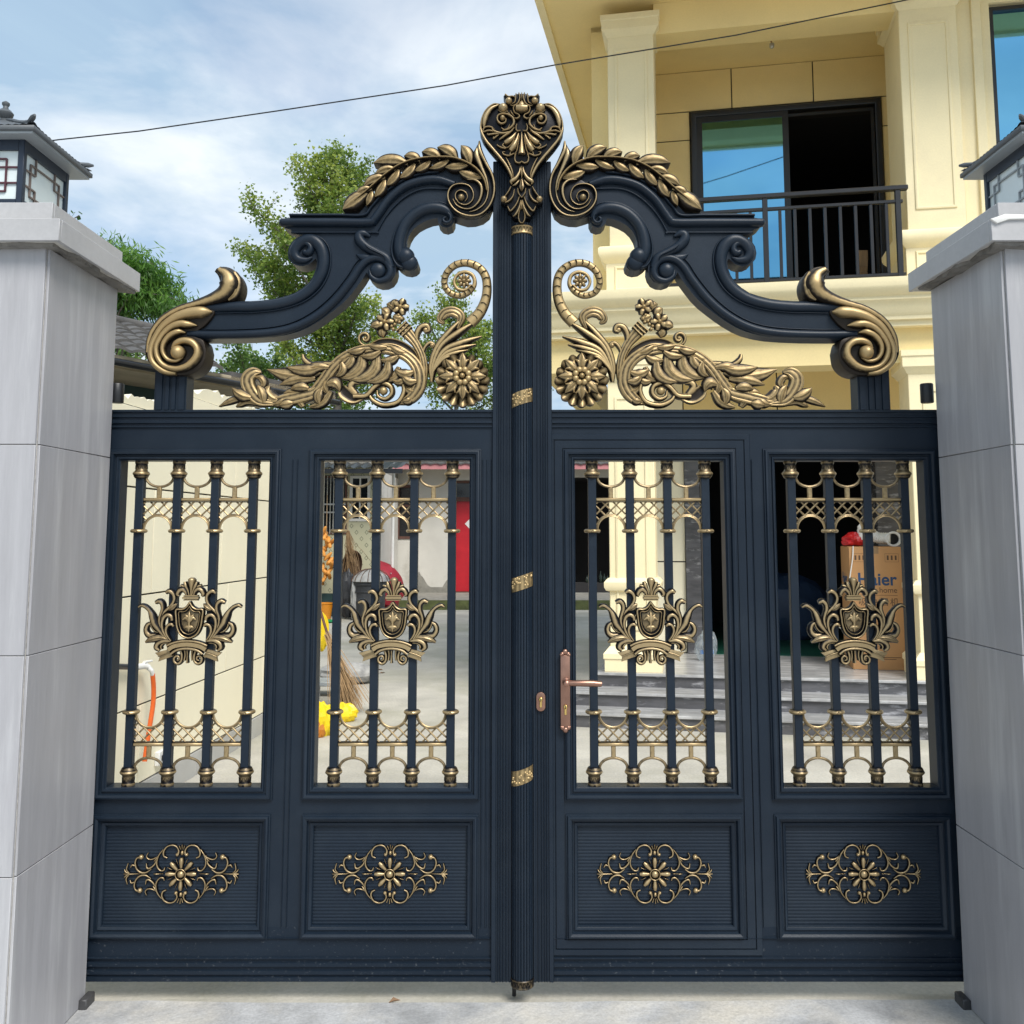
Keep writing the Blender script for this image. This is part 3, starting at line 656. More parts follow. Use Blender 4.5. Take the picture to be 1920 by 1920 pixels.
# =================================================================== OLD HOUSE BEHIND THE LEFT WALL
ua = math.atan2(6.13 - 4.54, -2.36 + 3.3); lh = thing('old_side_house', 'low old house with weathered grey tile roof behind the left cream wall', 'house', (-4.1, 3.19, 0), ua)
LE = 4.2                                      # local: x along the eave, +y into the house
MB().box(0.2, 3.6, 0.75, 4.0, 0, 2.9).build('wall', 'teal', lh)  # wall coloured dark to stand for the shadow under the eaves
MB().box(0.15, 3.0, 0.55, 0.74, 2.28, 2.42).build('beam', 'eavewood', lh)
MB().box(0.10, LE - 0.2, 0.05, 0.75, 2.885, 2.91).build('soffit', 'eavewood', lh)
MB().box(0.05, LE, 0.0, 0.045, 2.90, 2.99, 0, 0.004).build('fascia', 'eavewood', lh)
MB().tube([(0, -0.05, 2.93), (LE, -0.05, 2.90)], 0.030, 10).build('gutter', 'frameblk', lh)
def tile_roof(name, parent, x0, x1, y0, z0, y1, z1, mat, course=0.22, wave=0.20, skew=0.0):
    mb = MB(); nx = int((x1 - x0) / wave) * 6; nr = max(2, int(math.hypot(y1 - y0, z1 - z0) / course))
    for r in range(nr):
        ya, yb = y0 + (y1 - y0) * r / nr, y0 + (y1 - y0) * (r + 1.08) / nr; za, zb = z0 + (z1 - z0) * r / nr, z0 + (z1 - z0) * (r + 1.08) / nr
        vs = []; rr_ = random.Random(r)
        for k, (y, z, up) in enumerate(((ya, za, 0.0), (ya, za, 0.03), (yb, zb, 0.012))):
            for i in range(nx + 1):
                x = x0 + (x1 - x0) * i / nx; vs.append((x + 0.01 * math.sin(r * 2.1) + skew * (r + (1.08 if k == 2 else 0)) / nr * (x - x0) / (x1 - x0), y, z + up + 0.032 * abs(math.sin(math.pi * (x - x0) / wave)) ** 0.8 + (0.006 * math.sin(x * 3 + r) if k else 0)))
        fs = [(q * (nx + 1) + i, q * (nx + 1) + i + 1, (q + 1) * (nx + 1) + i + 1, (q + 1) * (nx + 1) + i) for q in range(2) for i in range(nx)]
        mb.add(vs, fs)
    o = mb.build(name, mat, parent, recalc=False, angle=60); stuff(o); return o
tile_roof('roof_tiles', lh, -1.2, 2.6, -0.06, 3.0, 1.9, 3.72, 'rooftile', skew=1.1)
MB().box(0.0, LE, 0.0, 1.95, 2.92, 2.965).build('roof_boarding', 'eavewood', lh)
MB().tube([(-1.2, 1.92, 3.76), (3.7, 1.92, 3.76)], 0.06, 10).build('ridge', 'rooftile', lh)
MB().box(2.75, LE, 0.0, 1.9, 2.966, 3.03).build('flat_roof_edge', 'rooftile', lh)
rh = thing('red_tile_roof', 'small red tiled roof rising behind the grey eaves at left', 'roof', (-6.9, 10.5, 0), R(25))
tile_roof('roof_tiles', rh, 0, 2.75, 0, 3.45, 1.6, 4.15, 'redtile'); MB().box(0.1, 2.6, 0.2, 3.6, 0, 3.5).build('wall', 'whitewash', rh)

# =================================================================== OLD HOUSE AT THE END OF THE COURTYARD
oh = thing('old_house', 'old whitewashed house with red door at the end of the courtyard', 'house', (0, 18.5, 0))
# wall built in pieces round the openings; local y = 0 is its face
def wseg(x0, x1, z0, z1, mat='whitewash', nm='wall'): MB().box(x0, x1, 0.0, 0.3, z0, z1).build(nm, mat, oh)
DX0, DX1 = -1.43, -0.50
wseg(-6.0, -3.05, 0.205, 3.1); wseg(-3.05, -2.40, 0.205, 1.40); wseg(-3.05, -2.40, 2.62, 3.1); wseg(-2.40, DX0 - 0.06, 0.205, 3.1)
wseg(DX0 - 0.06, DX1 + 0.06, 2.72, 3.1); wseg(DX1 + 0.06, 1.15, 0.205, 3.1); wseg(1.15, 3.4, 2.80, 3.1); wseg(3.4, 8.0, 0.205, 3.1)
pl = MB(); rr = random.Random(2); xs = [-2.395 + (DX0 + 2.33) * i / 24 for i in range(25)]; acc = 0; hs = []
for i in range(25): acc = .8 * acc + rr.gauss(0, .05); hs.append(max(.12, .28 + .10 * math.sin(i * .33) + acc))
pl.add([(x, -0.006, 0.205) for x in xs] + [(x, -0.006, 0.205 + h) for x, h in zip(xs, hs)], [(i, i + 1, 26 + i, 25 + i) for i in range(24)]); pl.build('bare_plinth', 'plinth', oh, recalc=False)
dr = MB().box(DX0, DX1, 0.06, 0.10, 0.225, 2.25, 0, 0.004).build('door', 'reddoor', oh)
MB().frame(DX0, DX1, 0.225, 2.66, [(0.0, 0.12), (0.0, -0.012), (0.055, -0.012), (0.055, 0.01)]).build('door_frame', 'wood', oh)
MB().box(DX0, DX1, 0.0, 0.12, 2.252, 2.34).build('transom', 'wood', oh); MB().box(DX0, DX1, 0.06, 0.08, 2.34, 2.66).build('fanlight', 'darkpane', oh)
s = 0.21; cxd = -1.02; MB().plate([(cxd, 1.53), (cxd + s, 1.53 + s), (cxd, 1.53 + 2 * s), (cxd - s, 1.53 + s)], 0.055, 0.0585).build('paper_diamond', 'white', dr)
MB().plate([(cxd + .1 * math.cos(t) , 1.74 + .1 * math.sin(t)) for t in (i * math.pi / 5 for i in range(10))], 0.0535, 0.0545).build('paper_print', 'pink', dr)
MB().box(-1.575, -1.51, -0.006, 0.0, 0.95, 2.1).build('red_couplet', 'reddoor', oh)
wn_ = MB().frame(-2.99, -2.46, 1.46, 2.56, [(0.0, 0.15), (0.0, -0.02), (0.06, -0.02), (0.06, 0.02)]).build('window', 'wood', oh)
MB().box(-2.745, -2.705, -0.015, 0.06, 1.46, 2.56).build('mullion', 'wood', wn_); MB().box(-2.99, -2.46, -0.0145, 0.06, 2.12, 2.17).build('transom', 'wood', wn_); MB().box(-3.0, -2.45, 0.07, 0.09, 1.45, 2.57).build('pane', 'darkpane', wn_)
MB().box(1.15, 3.4, 2.2, 2.3, 0.205, 2.8).build('room_back', 'darkroom', oh); MB().box(1.14, 3.41, 0.3, 2.2, 2.8, 2.85).build('room_ceiling', 'darkroom', oh)
for a in (1.05, 3.4): MB().box(a, a + 0.1, 0.301, 2.2, 0.205, 2.8).build('room_side', 'darkroom', oh)
MB().box(1.15, 3.4, 0.02, 0.3, 0.205, 0.42).build('sill', 'darkroom', oh)
MB().box(-7, 9, -2.3, -0.0005, -0.05, 0.205, 0, 0.01).build('platform', 'plinth', oh)
MB().box(-7, 9, -2.318, -2.301, -0.02, 0.19).build('platform_face', 'moss', oh)
tile_roof('roof_tiles', oh, -7.0, 9.0, -0.75, 3.02, 3.2, 4.62, 'rooftile', 0.24, 0.22)
MB().box(-7, 9, -0.72, -0.69, 2.93, 3.06).build('fascia', 'pink', oh); MB().box(-7, 9, -0.68, 0.0, 3.0, 3.03).build('eave_board', 'eavewood', oh)
MB().tube([(-7, 3.25, 4.66), (9, 3.25, 4.66)], 0.09, 10).build('ridge', 'rooftile', oh)

# --- tiled side wing, left end of the courtyard ----------------------
tw = thing('tiled_wing', 'low wing clad in pale tiles with a diamond pattern, barred window', 'house', (-3.7, 14.7, 0))
MB().box(-4.0, 0.95, 0.0, 3.75, 0.42, 2.75).build('wall', 'diamond', tw); MB().box(-4.0, 0.955, -0.006, 3.75, -0.02, 0.4195).build('plinth', 'teal', tw)
MB().box(0.9555, 0.97, 0.0, 3.75, 0.42, 2.75).build('side_wall', 'whitewash', tw)
wb = MB().frame(0.02, 0.44, 1.55, 2.56, [(0.0, 0.05), (0.0, -0.02), (0.04, -0.02), (0.04, 0.003)]).build('window', 'wood', tw); MB().box(0.0, 0.46, -0.004, -0.002, 1.53, 2.58).build('pane', 'darkpane', wb)
for i in range(7): MB().tube([(0.05 + i * 0.06, -0.03, 1.52), (0.05 + i * 0.06, -0.03, 2.60)], 0.010, 6).build('window_bar', 'steel', wb)
for z in (1.9, 2.05): MB().box(0.0, 0.46, -0.042, -0.036, z, z + 0.03).build('window_bar', 'steel', wb)
w2 = MB().frame(0.58, 0.86, 1.80, 2.55, [(0.0, 0.05), (0.0, -0.02), (0.05, -0.02), (0.05, 0.003)]).build('window', 'white', tw); MB().box(0.56, 0.88, -0.004, -0.002, 1.78, 2.57).build('pane', 'darkpane', w2); MB().box(0.705, 0.735, -0.015, -0.005, 1.8, 2.55).build('mullion', 'white', w2)
cw = MB(); nx = 90                             # dark corrugated canopy
vs = [(-4.0 + 5.6 * i / nx, y, z + 0.02 * math.cos(i * 2.1)) for y, z in ((-0.8, 2.70), (0.6, 2.95)) for i in range(nx + 1)]
cw.add(vs, [(i, i + 1, nx + 2 + i, nx + 1 + i) for i in range(nx)]); cw.build('corrugated_canopy', 'frameblk', tw, recalc=False)
MB().box(-4.0, 1.6, -0.78, -0.72, 2.60, 2.68).build('canopy_beam', 'frameblk', tw)
for x in (-1.2, 0.3, 1.35): MB().tube([(x, -0.77, 2.66), (x + 0.02, 0.0, 2.82)], 0.03, 6).build('canopy_rafter', 'white', tw)
MB().box(-4.0, 0.95, 0.0, 3.75, 2.75, 2.9).build('roof_slab', 'plinth', tw)
pole = MB().tube([(-2.397, 15.0, 0.0), (-2.397, 15.0, 2.66)], 0.028, 8).build('steel_pole', 'white'); tag(pole, 'thin white steel pole standing in front of the wooden window', 'pole')
# =================================================================== THE GATE
M['gate'] = pmat('gate_paint', (0.0085, 0.0155, 0.0265), rough=0.40, var=0.12, scale=3.0, bump=0.05, bscale=220, tint=(0.020, 0.029, 0.041), tscale=2.2, tlo=0.46, thi=0.82, spec=0.25, speck=0.16, sscale=240)
M['gold'] = bronze('antique_gold', (0.44, 0.315, 0.15), (0.022, 0.016, 0.011), rough=0.42, metal=0.55)
M['bronze'] = bronze('dark_antique_bronze', (0.40, 0.295, 0.155), (0.008, 0.008, 0.010), rough=0.36, metal=0.6)
M['copper'] = pmat('copper', (0.33, 0.185, 0.135), rough=0.36, metal=0.9, var=0.15, scale=30)
M['brass'] = pmat('brass', (0.75, 0.52, 0.18), rough=0.3, metal=1.0, var=0.1, scale=30)
M['black'] = pmat('black_metal', (0.012, 0.013, 0.015), rough=0.45, var=0.1)
M['dust'] = pmat('gate_paint_dusty', (0.0085, 0.0155, 0.0265), rough=0.45, var=0.12, scale=3.0, bump=0.06, bscale=220, tint=(0.10, 0.11, 0.12), tscale=85, tlo=0.60, thi=0.74, spec=0.22)

def conv(ox, oy, s, y0):
    return (lambda X, Y: G(ox + X / s, oy + Y / s, y0)), (lambda w: w / s / PM)
def draw(mb, Z, W, path, w, h, y0, prof=p_round, **k):
    ws = [W(q) for q in w] if isinstance(w, (list, tuple)) else W(w)
    return mb.stroke([Z(*p) for p in path], ws, h, y0, prof, **k)
def leafpath(a, b, bend=0.0):
    dx_, dy_ = b[0] - a[0], b[1] - a[1]
    f = lambda t, k: (a[0] + dx_ * t - dy_ * bend * k, a[1] + dy_ * t + dx_ * bend * k)
    return [a, f(0.33, 0.9), f(0.68, 0.8), b]

# --- frame geometry -------------------------------------------------
ZB, Z1, Z2_, Z3_, Z4_, ZT = 0.062, 0.232, 0.553, 0.673, 1.775, 1.950
XO = 1.53                                   # outer edge, behind the pillar
BAYS = ((-1.394, -0.872), (-0.701, -0.179)) # the two openings of a leaf
BC = [sum(b) / 2 for b in BAYS]
MOULD = [(-0.003, 0.062), (-0.003, -0.001), (0.0, -0.003), (0.003, -0.009), (0.008, -0.010), (0.010, -0.004), (0.016, -0.004), (0.019, -0.015), (0.026, -0.018), (0.031, -0.016), (0.034, -0.008), (0.037, -0.007), (0.038, 0.004)]
MOULD_L = [(-0.002, 0.016), (-0.002, 0.005), (0.0, 0.002), (0.004, -0.002), (0.009, -0.004), (0.011, 0.002), (0.015, 0.001), (0.019, -0.013), (0.026, -0.017), (0.031, -0.015), (0.034, -0.007), (0.037, -0.006), (0.038, 0.004)]

def ridged(lo, hi, ridges, depth, y0, y1):
    """front profile (along one direction, with y) carrying proud fillets"""
    pr = [(lo, y1), (lo, y0)]
    for a, b in ridges: pr += [(a, y0), (a + 0.0015, y0 - depth), (b - 0.0015, y0 - depth), (b, y0)]
    return pr + [(hi, y0), (hi, y1)]
def build_frame(parent, mirror, wicket=None):
    bu = lambda mb, n, mt='gate', par=None: mb.build(n, mt, par or parent, mirror=mirror)
    sw = lambda pr: [(b, a) for a, b in pr]
    top = MB().extrude(sw(ridged(Z4_, ZT, [(1.886, 1.893), (1.901, 1.911), (1.922, 1.928), (1.940, ZT)], 0.006, 0, 0.06)), -XO, -0.104, 'x'); bu(top, 'top_rail')
    bot = MB().extrude(sw(ridged(ZB, Z1, [(ZB, 0.078), (0.084, 0.098), (0.108, 0.122), (0.132, 0.138), (0.196, 0.199)], 0.007, 0, 0.06)), -XO, -0.104, 'x'); bu(bot, 'bottom_rail', 'dust')
    for x0, x1, rid in ((-XO, BAYS[0][0], [(-1.50, -1.49)]), (BAYS[0][1], BAYS[1][0], [(-0.797, -0.793), (-0.780, -0.776)]), (BAYS[1][1], -0.104, [(-0.139, -0.134), (-0.124, -0.118), (-0.111, -0.106)])):
        MB_ = MB().extrude(ridged(x0, x1, rid, 0.004, 0, 0.06), Z1, Z4_, 'z'); bu(MB_, 'stile')
    for x0, x1 in BAYS:
        bu(MB().box(x0, x1, 0.0005, 0.06, Z2_, Z3_), 'middle_rail')
        bu(MB().frame(x0, x1, Z3_, Z4_, MOULD), 'opening_moulding')
        bu(MB().frame(x0 + 0.004, x1 - 0.004, Z1, Z2_, MOULD_L), 'panel_moulding')
        nr = 30; pr = [(0.05, Z1), (0.015, Z1)]
        for i in range(nr):
            a = Z1 + (Z2_ - Z1) * i / nr; d = (Z2_ - Z1) / nr
            pr += [(0.015, a + 0.1 * d), (0.0138, a + 0.25 * d), (0.0138, a + 0.8 * d), (0.015, a + 0.95 * d)]
        pr += [(0.015, Z2_), (0.05, Z2_)]
        bu(MB().extrude(pr, x0, x1, 'x'), 'panel')
    # tall fluted meeting post
    rid = [(-0.103, -0.088), (-0.083, -0.079), (-0.075, -0.071), (-0.066, -0.062), (-0.056, -0.051), (-0.045, -0.036)]
    bu(MB().extrude(ridged(-0.1035, -0.006, rid, 0.005, -0.008, 0.062), ZB + 0.002, 2.843, 'z'), 'meeting_post')

# --- bars, caps, collars, lattice ----------------------------------
zpy = lambda py: G(740, py, 0.028)[1]
CAPP = [(0.008, 0), (0.0215, 0), (0.0222, -0.011), (0.0205, -0.0135), (0.0195, -0.018), (0.0195, -0.030), (0.0215, -0.038), (0.0275, -0.0435), (0.029, -0.047), (0.0275, -0.051), (0.0255, -0.0535), (0.0245, -0.058), (0.020, -0.064), (0.012, -0.066)]
CAPA = [0, .2, .5, .05, .15, .5, .4, .55, .85, .5, .15, .4, .1, 0]
def cap_mesh(up):
    sg = 1 if up else -1
    mb = MB().lathe((0, 0, 0), [(r, sg * h) for r, h in CAPP], 22, CAPA)
    for k in range(10):                      # little leaves round the neck
        a = 2 * math.pi * k / 10
        mb.tube([(0.0199 * math.cos(a + e), 0.0199 * math.sin(a + e), sg * q) for e, q in ((-0.22, -0.031), (0, -0.017), (0.22, -0.031))], 0.0012, 4, 0.15)
    mb.lathe((0, -0.0222, sg * -0.0055), [(0.004, 0.001), (0.004, -0.0012), (0.001, -0.0014)], 10, [0, 0, 0], 'y')
    return mb.mesh('bar_cap', recalc=True)
CAP_T, CAP_B = cap_mesh(True), cap_mesh(False)
mb = MB().lathe((0, 0, 0), [(0.012, -0.0066), (0.0235, -0.0066), (0.0275, -0.004), (0.029, 0), (0.0275, 0.004), (0.0235, 0.0066), (0.012, 0.0066)], 24, [.1, .3, .7, .95, .7, .3, .1])
mb.lathe((0, -0.029, 0), [(0.0045, 0.002), (0.0045, -0.0012), (0.0028, -0.0014), (0.0028, 0.0)], 10, [.0, .1, .9, .9], 'y')
COLLAR = mb.mesh('collar', recalc=True)
def lattice_mesh(flip):
    S = 4.572; u = lambda q: q / S / PM      # one gap traced in enlarged photograph units, centre 499
    zq = lambda Y: zpy(820 + Y / S)
    fl = (lambda z: 2.448 - z) if flip else (lambda z: z)
    mb = MB(); zc = zq(340)
    mb.tube([(u(118) * math.cos(a), 0, fl(zc - (zc - zq(424)) * math.sin(a))) for a in (math.pi * k / 16 for k in range(17))], 0.0048, 8, 0.5)
    x = u(19); mb.box(-x, x, -0.006, 0.006, min(fl(zq(428)), fl(zq(525))), max(fl(zq(428)), fl(zq(525))), 0.75, 0.0025)
    zb = (fl(zq(520)), fl(zq(548))); mb.box(-u(132), u(132), -0.009, 0.009, min(zb), max(zb), 0.95, 0.003)
    zb = (fl(zq(550)), fl(zq(558))); mb.box(-u(132), u(132), -0.006, 0.006, min(zb), max(zb), 0.2, 0.001)
    za, zt = zq(790), zq(668); rx = u(124)
    mb.tube([(rx * math.cos(a), 0, fl(za + (zt - za) * math.sin(a))) for a in (math.pi * k / 20 for k in range(21))], 0.0052, 8, 0.5)
    mb.tube([(rx * .93 * math.cos(a), -0.004, fl(za + (zt - za) * .93 * math.sin(a))) for a in (math.pi * k / 20 for k in range(21))], 0.0022, 6, 0.95)
    half, y0_, y1_ = 130, 552, 780
    for sg in (1, -1):
        for c0 in range(-400, 401, 93):
            seg = []
            for k in range(61):
                Y = y0_ + (y1_ - y0_) * k / 60; X = sg * (c0 + 46 + (Y - y0_) * 1.02)
                ok = abs(X) < half and (X / 124) ** 2 + (max(0, 790 - Y) / 122) ** 2 > 1.0
                if ok: seg.append((u(X), 0.002 * sg, fl(zq(Y))))
                if (not ok or k == 60) and len(seg) > 1: mb.tube([seg[0], seg[-1]], 0.0031, 6, 0.62); seg = []
                elif not ok: seg = []
    return mb.mesh('lattice', recalc=True)
LAT_T, LAT_B = lattice_mesh(False), lattice_mesh(True)
BAR = MB().box(-0.0138, 0.0138, -0.0138, 0.0138, Z3_, Z4_, 0, 0.0015).mesh('bar', recalc=True)

# --- shield crest --------------------------------------------------
def crest_mesh():
    y0 = 0.012; s = 9.6; FAT = 1.62
    c = G(735.8, 1170, 0.0)
    Z = lambda X, Y: ((X - 920) / s / PM, G(735.8, 1070 + Y / s, 0.0)[1] - c[1])
    W = lambda w: w / s / PM
    mb = MB()
    def two(path, w, h, prof=p_round, dy=0.0, **k):
        for q in (path, [(1840 - X, Y) for X, Y in path]): draw(mb, Z, W, q, [v * FAT for v in w], h, y0 + dy, prof, **k)
    k = dict(n=6, m=8, back=0.006)
    two([(560, 1260), (470, 1170), (390, 1070), (310, 960), (255, 820), (205, 720), (130, 650), (55, 625), (0, 655)], [25, 40, 60, 90, 85, 55, 50, 45, 30], 0.012, p_half, -0.004, **k)
    two([(500, 1180), (410, 1010), (385, 880), (410, 780), (438, 690), (425, 600), (370, 550), (300, 575)], [25, 38, 45, 50, 58, 62, 62, 45], 0.011, p_half, -0.002, **k)
    two([(420, 1000), (410, 850), (440, 770), (520, 690), (600, 600), (632, 500), (600, 410), (530, 370), (475, 400)], [20, 40, 45, 45, 45, 48, 55, 60, 40], 0.011, p_round, 0.0, **k)
    two(leafpath((530, 710), (685, 595), 0.05), [20, 70, 60, 8], 0.010, p_leaf, -0.004, **k)
    two([(550, 1240), (465, 1090), (440, 950), (470, 840), (540, 795), (605, 830), (622, 895)], [25, 40, 45, 50, 58, 58, 45], 0.012, p_round, -0.005, **k)
    two([(610, 1265), (540, 1160), (518, 1065), (550, 985), (615, 965), (650, 1000)], [20, 36, 42, 46, 50, 35], 0.012, p_round, -0.006, **k)
    two([(235, 935), (165, 985), (145, 1080), (200, 1165), (320, 1180), (470, 1175)], [35, 55, 65, 75, 75, 35], 0.010, p_half, 0.0, **k)
    two([(235, 935), (240, 1010), (300, 1090), (380, 1120)], [30, 25, 25, 15], 0.006, p_round, 0.0, **k)
    two([(560, 1240), (430, 1205), (280, 1225), (150, 1290)], [40, 75, 90, 25], 0.011, p_leaf, -0.005, **k)
    two([(600, 1270), (480, 1262), (375, 1310), (345, 1385), (400, 1440)], [45, 65, 68, 66, 40], 0.011, p_half, -0.002, **k)
    two([(560, 1300), (470, 1310), (425, 1370), (440, 1420)], [30, 32, 30, 20], 0.008, p_round, 0.0, **k)
    draw(mb, Z, W, [(930, 440), (930, 330), (932, 230), (935, 165), (938, 125)], [28, 45, 110, 140, 60], 0.014, y0 - 0.004, p_soft, **k)
    two([(895, 440), (870, 350), (830, 270), (812, 200)], [20, 32, 55, 35], 0.011, p_round, -0.002, **k)
    two([(880, 430), (840, 340), (790, 285), (735, 265)], [20, 32, 40, 30], 0.009, **k)
    two([(855, 440), (830, 375), (775, 335), (715, 365), (690, 425), (720, 455)], [30, 55, 66, 66, 55, 30], 0.012, p_half, -0.003, **k)
    for Y, w, hh in ((452, 26, 0.010), (490, 40, 0.014), (528, 26, 0.010)):
        draw(mb, Z, W, [(790 if w == 40 else 805, Y), (930, Y), (1070 if w == 40 else 1055, Y)], w, hh, y0, p_flat, **k)
    sh = [(920, 545), (860, 635), (780, 680), (665, 690), (672, 850), (690, 1000), (740, 1130), (820, 1205), (920, 1235)]
    full = sh + [(1840 - X, Y) for X, Y in sh[-2:0:-1]]
    mb.plate([Z(*p) for p in full], y0 - 0.004, y0 + 0.006, 0.05)
    ins = lambda f: [(920 + (X - 920) * f, 900 + (Y - 900) * f) for X, Y in full]
    def ring(f, w, h, prof):
        q = ins(f); q = q + [q[0]]
        mb.stroke([Z(*p) for p in q], W(w), h, y0 - 0.003, prof, n=4, m=6, back=0.003)
    ring(0.93, 52, 0.011, p_round); ring(0.73, 24, 0.009, p_round)
    mb.plate([Z(*p) for p in ins(0.63)], y0 - 0.007, y0 - 0.003, 0.15, bev=0.002, pface=0.45)
    kf = dict(n=5, m=6)
    draw(mb, Z, W, [(918, 735), (918, 800), (918, 880), (918, 960), (918, 1030), (918, 1110)], [6, 60, 90, 44, 60, 6], 0.008, y0 - 0.007, p_soft, **kf)
    two([(915, 890), (860, 850), (800, 885)], [60, 42, 14], 0.006, p_soft, -0.007, **kf)
    two([(905, 870), (870, 820), (845, 790)], [50, 34, 8], 0.006, p_soft, -0.007, **kf)
    two([(915, 1020), (870, 1015), (838, 1035)], [50, 36, 10], 0.006, p_soft, -0.007, **kf)
    rb = dict(n=6, m=8, back=0.004)
    draw(mb, Z, W, [(545, 1350), (640, 1305), (770, 1272), (905, 1262), (1050, 1275), (1170, 1308), (1260, 1350)], 62, 0.010, y0 - 0.008, p_round, **rb)
    draw(mb, Z, W, [(575, 1420), (660, 1365), (780, 1335), (905, 1325), (1035, 1338), (1150, 1368), (1240, 1420)], 90, 0.007, y0 - 0.010, p_flat, **rb)
    draw(mb, Z, W, [(625, 1500), (700, 1440), (800, 1408), (905, 1398), (1015, 1410), (1110, 1442), (1190, 1500)], 70, 0.010, y0 - 0.010, p_round, **rb)
    for fx in (0, 1):
        q = lambda X, Y: Z(1830 - X if fx else X, Y)
        tail = [q(325, 1482), (q(570, 1418)), q(650, 1545), q(520, 1590), q(392, 1640), q(408, 1560)]
        mb.plate(tail, y0 - 0.010, y0 + 0.004, 0.55, bev=0.0015, pface=0.8)
        mb.stroke([q(395, 1545), q(500, 1500), q(600, 1470)], W(20), 0.004, y0 - 0.009, p_round, n=4, m=4)
    draw(mb, Z, W, [(907, 1440), (907, 1520), (907, 1600), (907, 1665)], [50, 30, 36, 50], 0.010, y0 - 0.003, p_round, **k)
    two([(855, 1440), (862, 1530), (850, 1620)], [34, 26, 30], 0.008, p_round, 0.0, **k)
    two([(790, 1450), (812, 1540), (800, 1630), (745, 1675), (690, 1650), (672, 1590), (705, 1540), (755, 1550), (762, 1600), (725, 1620)], [36, 38, 40, 42, 40, 36, 36, 34, 30, 20], 0.010, p_round, -0.002, **k)
    return mb.mesh('shield_crest', recalc=True)
CREST = crest_mesh()

# --- rosette of the lower panels -----------------------------------
def rosette_mesh():
    y0 = 0.0145; s = 8.727
    c = G(728.3, 1638.75, 0.0)
    Z = lambda X, Y: ((X - 945) / s / PM, -(Y - 600) / s / PM * 1.02)
    W = lambda w: w / s / PM
    mb = MB(); k = dict(n=5, m=6)
    def four(path, w, h, prof=p_round):
        for fx in (0, 1):
            for fy in (0, 1):
                draw(mb, Z, W, [(1890 - X if fx else X, 1200 - Y if fy else Y) for X, Y in path], [v * 1.3 for v in w], h, y0, prof, **k)
    def balls(X, Y, r, h):
        for fx in (0, 1):
            for fy in (0, 1):
                p = Z(1890 - X if fx else X, 1200 - Y if fy else Y); mb.dome(p[0], p[1], W(r), h, y0, n=12, rings=4)
    four([(885, 310), (893, 250), (850, 190), (775, 172), (700, 200), (656, 270), (665, 335), (715, 362)], [45, 28, 26, 26, 28, 34, 30, 24], 0.009)
    four([(650, 235), (585, 320), (556, 420), (572, 495), (620, 545), (670, 542), (685, 505)], [14, 26, 28, 28, 28, 28, 20], 0.009)
    four([(590, 300), (545, 370), (510, 415)], [10, 30, 14], 0.007)
    four([(545, 380), (525, 450), (455, 510), (405, 510), (388, 445)], [10, 28, 32, 30, 16], 0.008)
    four([(560, 340), (500, 375), (430, 380), (390, 340), (412, 285)], [8, 20, 22, 20, 14], 0.007)
    four([(470, 530), (390, 578), (305, 575), (240, 520), (214, 435), (238, 365), (295, 348)], [14, 28, 32, 32, 30, 30, 40], 0.009)
    four([(212, 480), (165, 468), (142, 505)], [20, 28, 16], 0.007)
    four([(130, 592), (82, 535), (100, 445)], [16, 26, 14], 0.007)
    four([(130, 596), (70, 570), (45, 535)], [14, 26, 12], 0.007)
    for fx in (0, 1):
        q = lambda X: 1890 - X if fx else X
        draw(mb, Z, W, [(q(300), 600), (q(200), 600), (q(120), 600), (q(35), 602)], [8, 22, 36, 14], 0.008, y0, p_round, **k)
        draw(mb, Z, W, [(q(660), 600), (q(590), 600), (q(550), 600), (q(505), 600)], [8, 14, 34, 8], 0.008, y0, p_round, **k)
        draw(mb, Z, W, [(948, 1200 - 235 if fx else 235), (948, 1200 - 165 if fx else 165)], [12, 24], 0.008, y0, p_round, **k)
        p = Z(948, 1200 - 290 if fx else 290); mb.dome(p[0], p[1], W(26), 0.009, y0, rz=W(38), n=12, rings=4)
    four([(925, 240), (902, 180)], [10, 20], 0.007)
    balls(302, 352, 42, 0.012); balls(872, 315, 30, 0.010)
    for i in range(8):
        a = math.pi / 4 * i; ca, sa = math.cos(a), math.sin(a)
        draw(mb, Z, W, [(945 + ca * q, 600 + sa * q) for q in (80, 130, 190, 240)], [46, 66, 88, 56], 0.011, y0 - 0.002, p_med, **k)
        ca, sa = math.cos(a + math.pi / 8), math.sin(a + math.pi / 8)
        draw(mb, Z, W, [(945 + ca * q, 600 + sa * q) for q in (150, 190, 240)], [6, 13, 6], 0.004, y0, p_round, **k)
    ring = [Z(945 + 80 * math.cos(math.pi * t / 12), 600 + 80 * math.sin(math.pi * t / 12)) for t in range(25)]
    mb.stroke(ring, W(26), 0.009, y0 - 0.005, p_round, n=2, m=6)
    p = Z(945, 600); mb.dome(p[0], p[1], W(62), 0.014, y0 - 0.004, n=16, rings=5)
    return mb.mesh('panel_rosette', recalc=True)
ROSE = rosette_mesh()

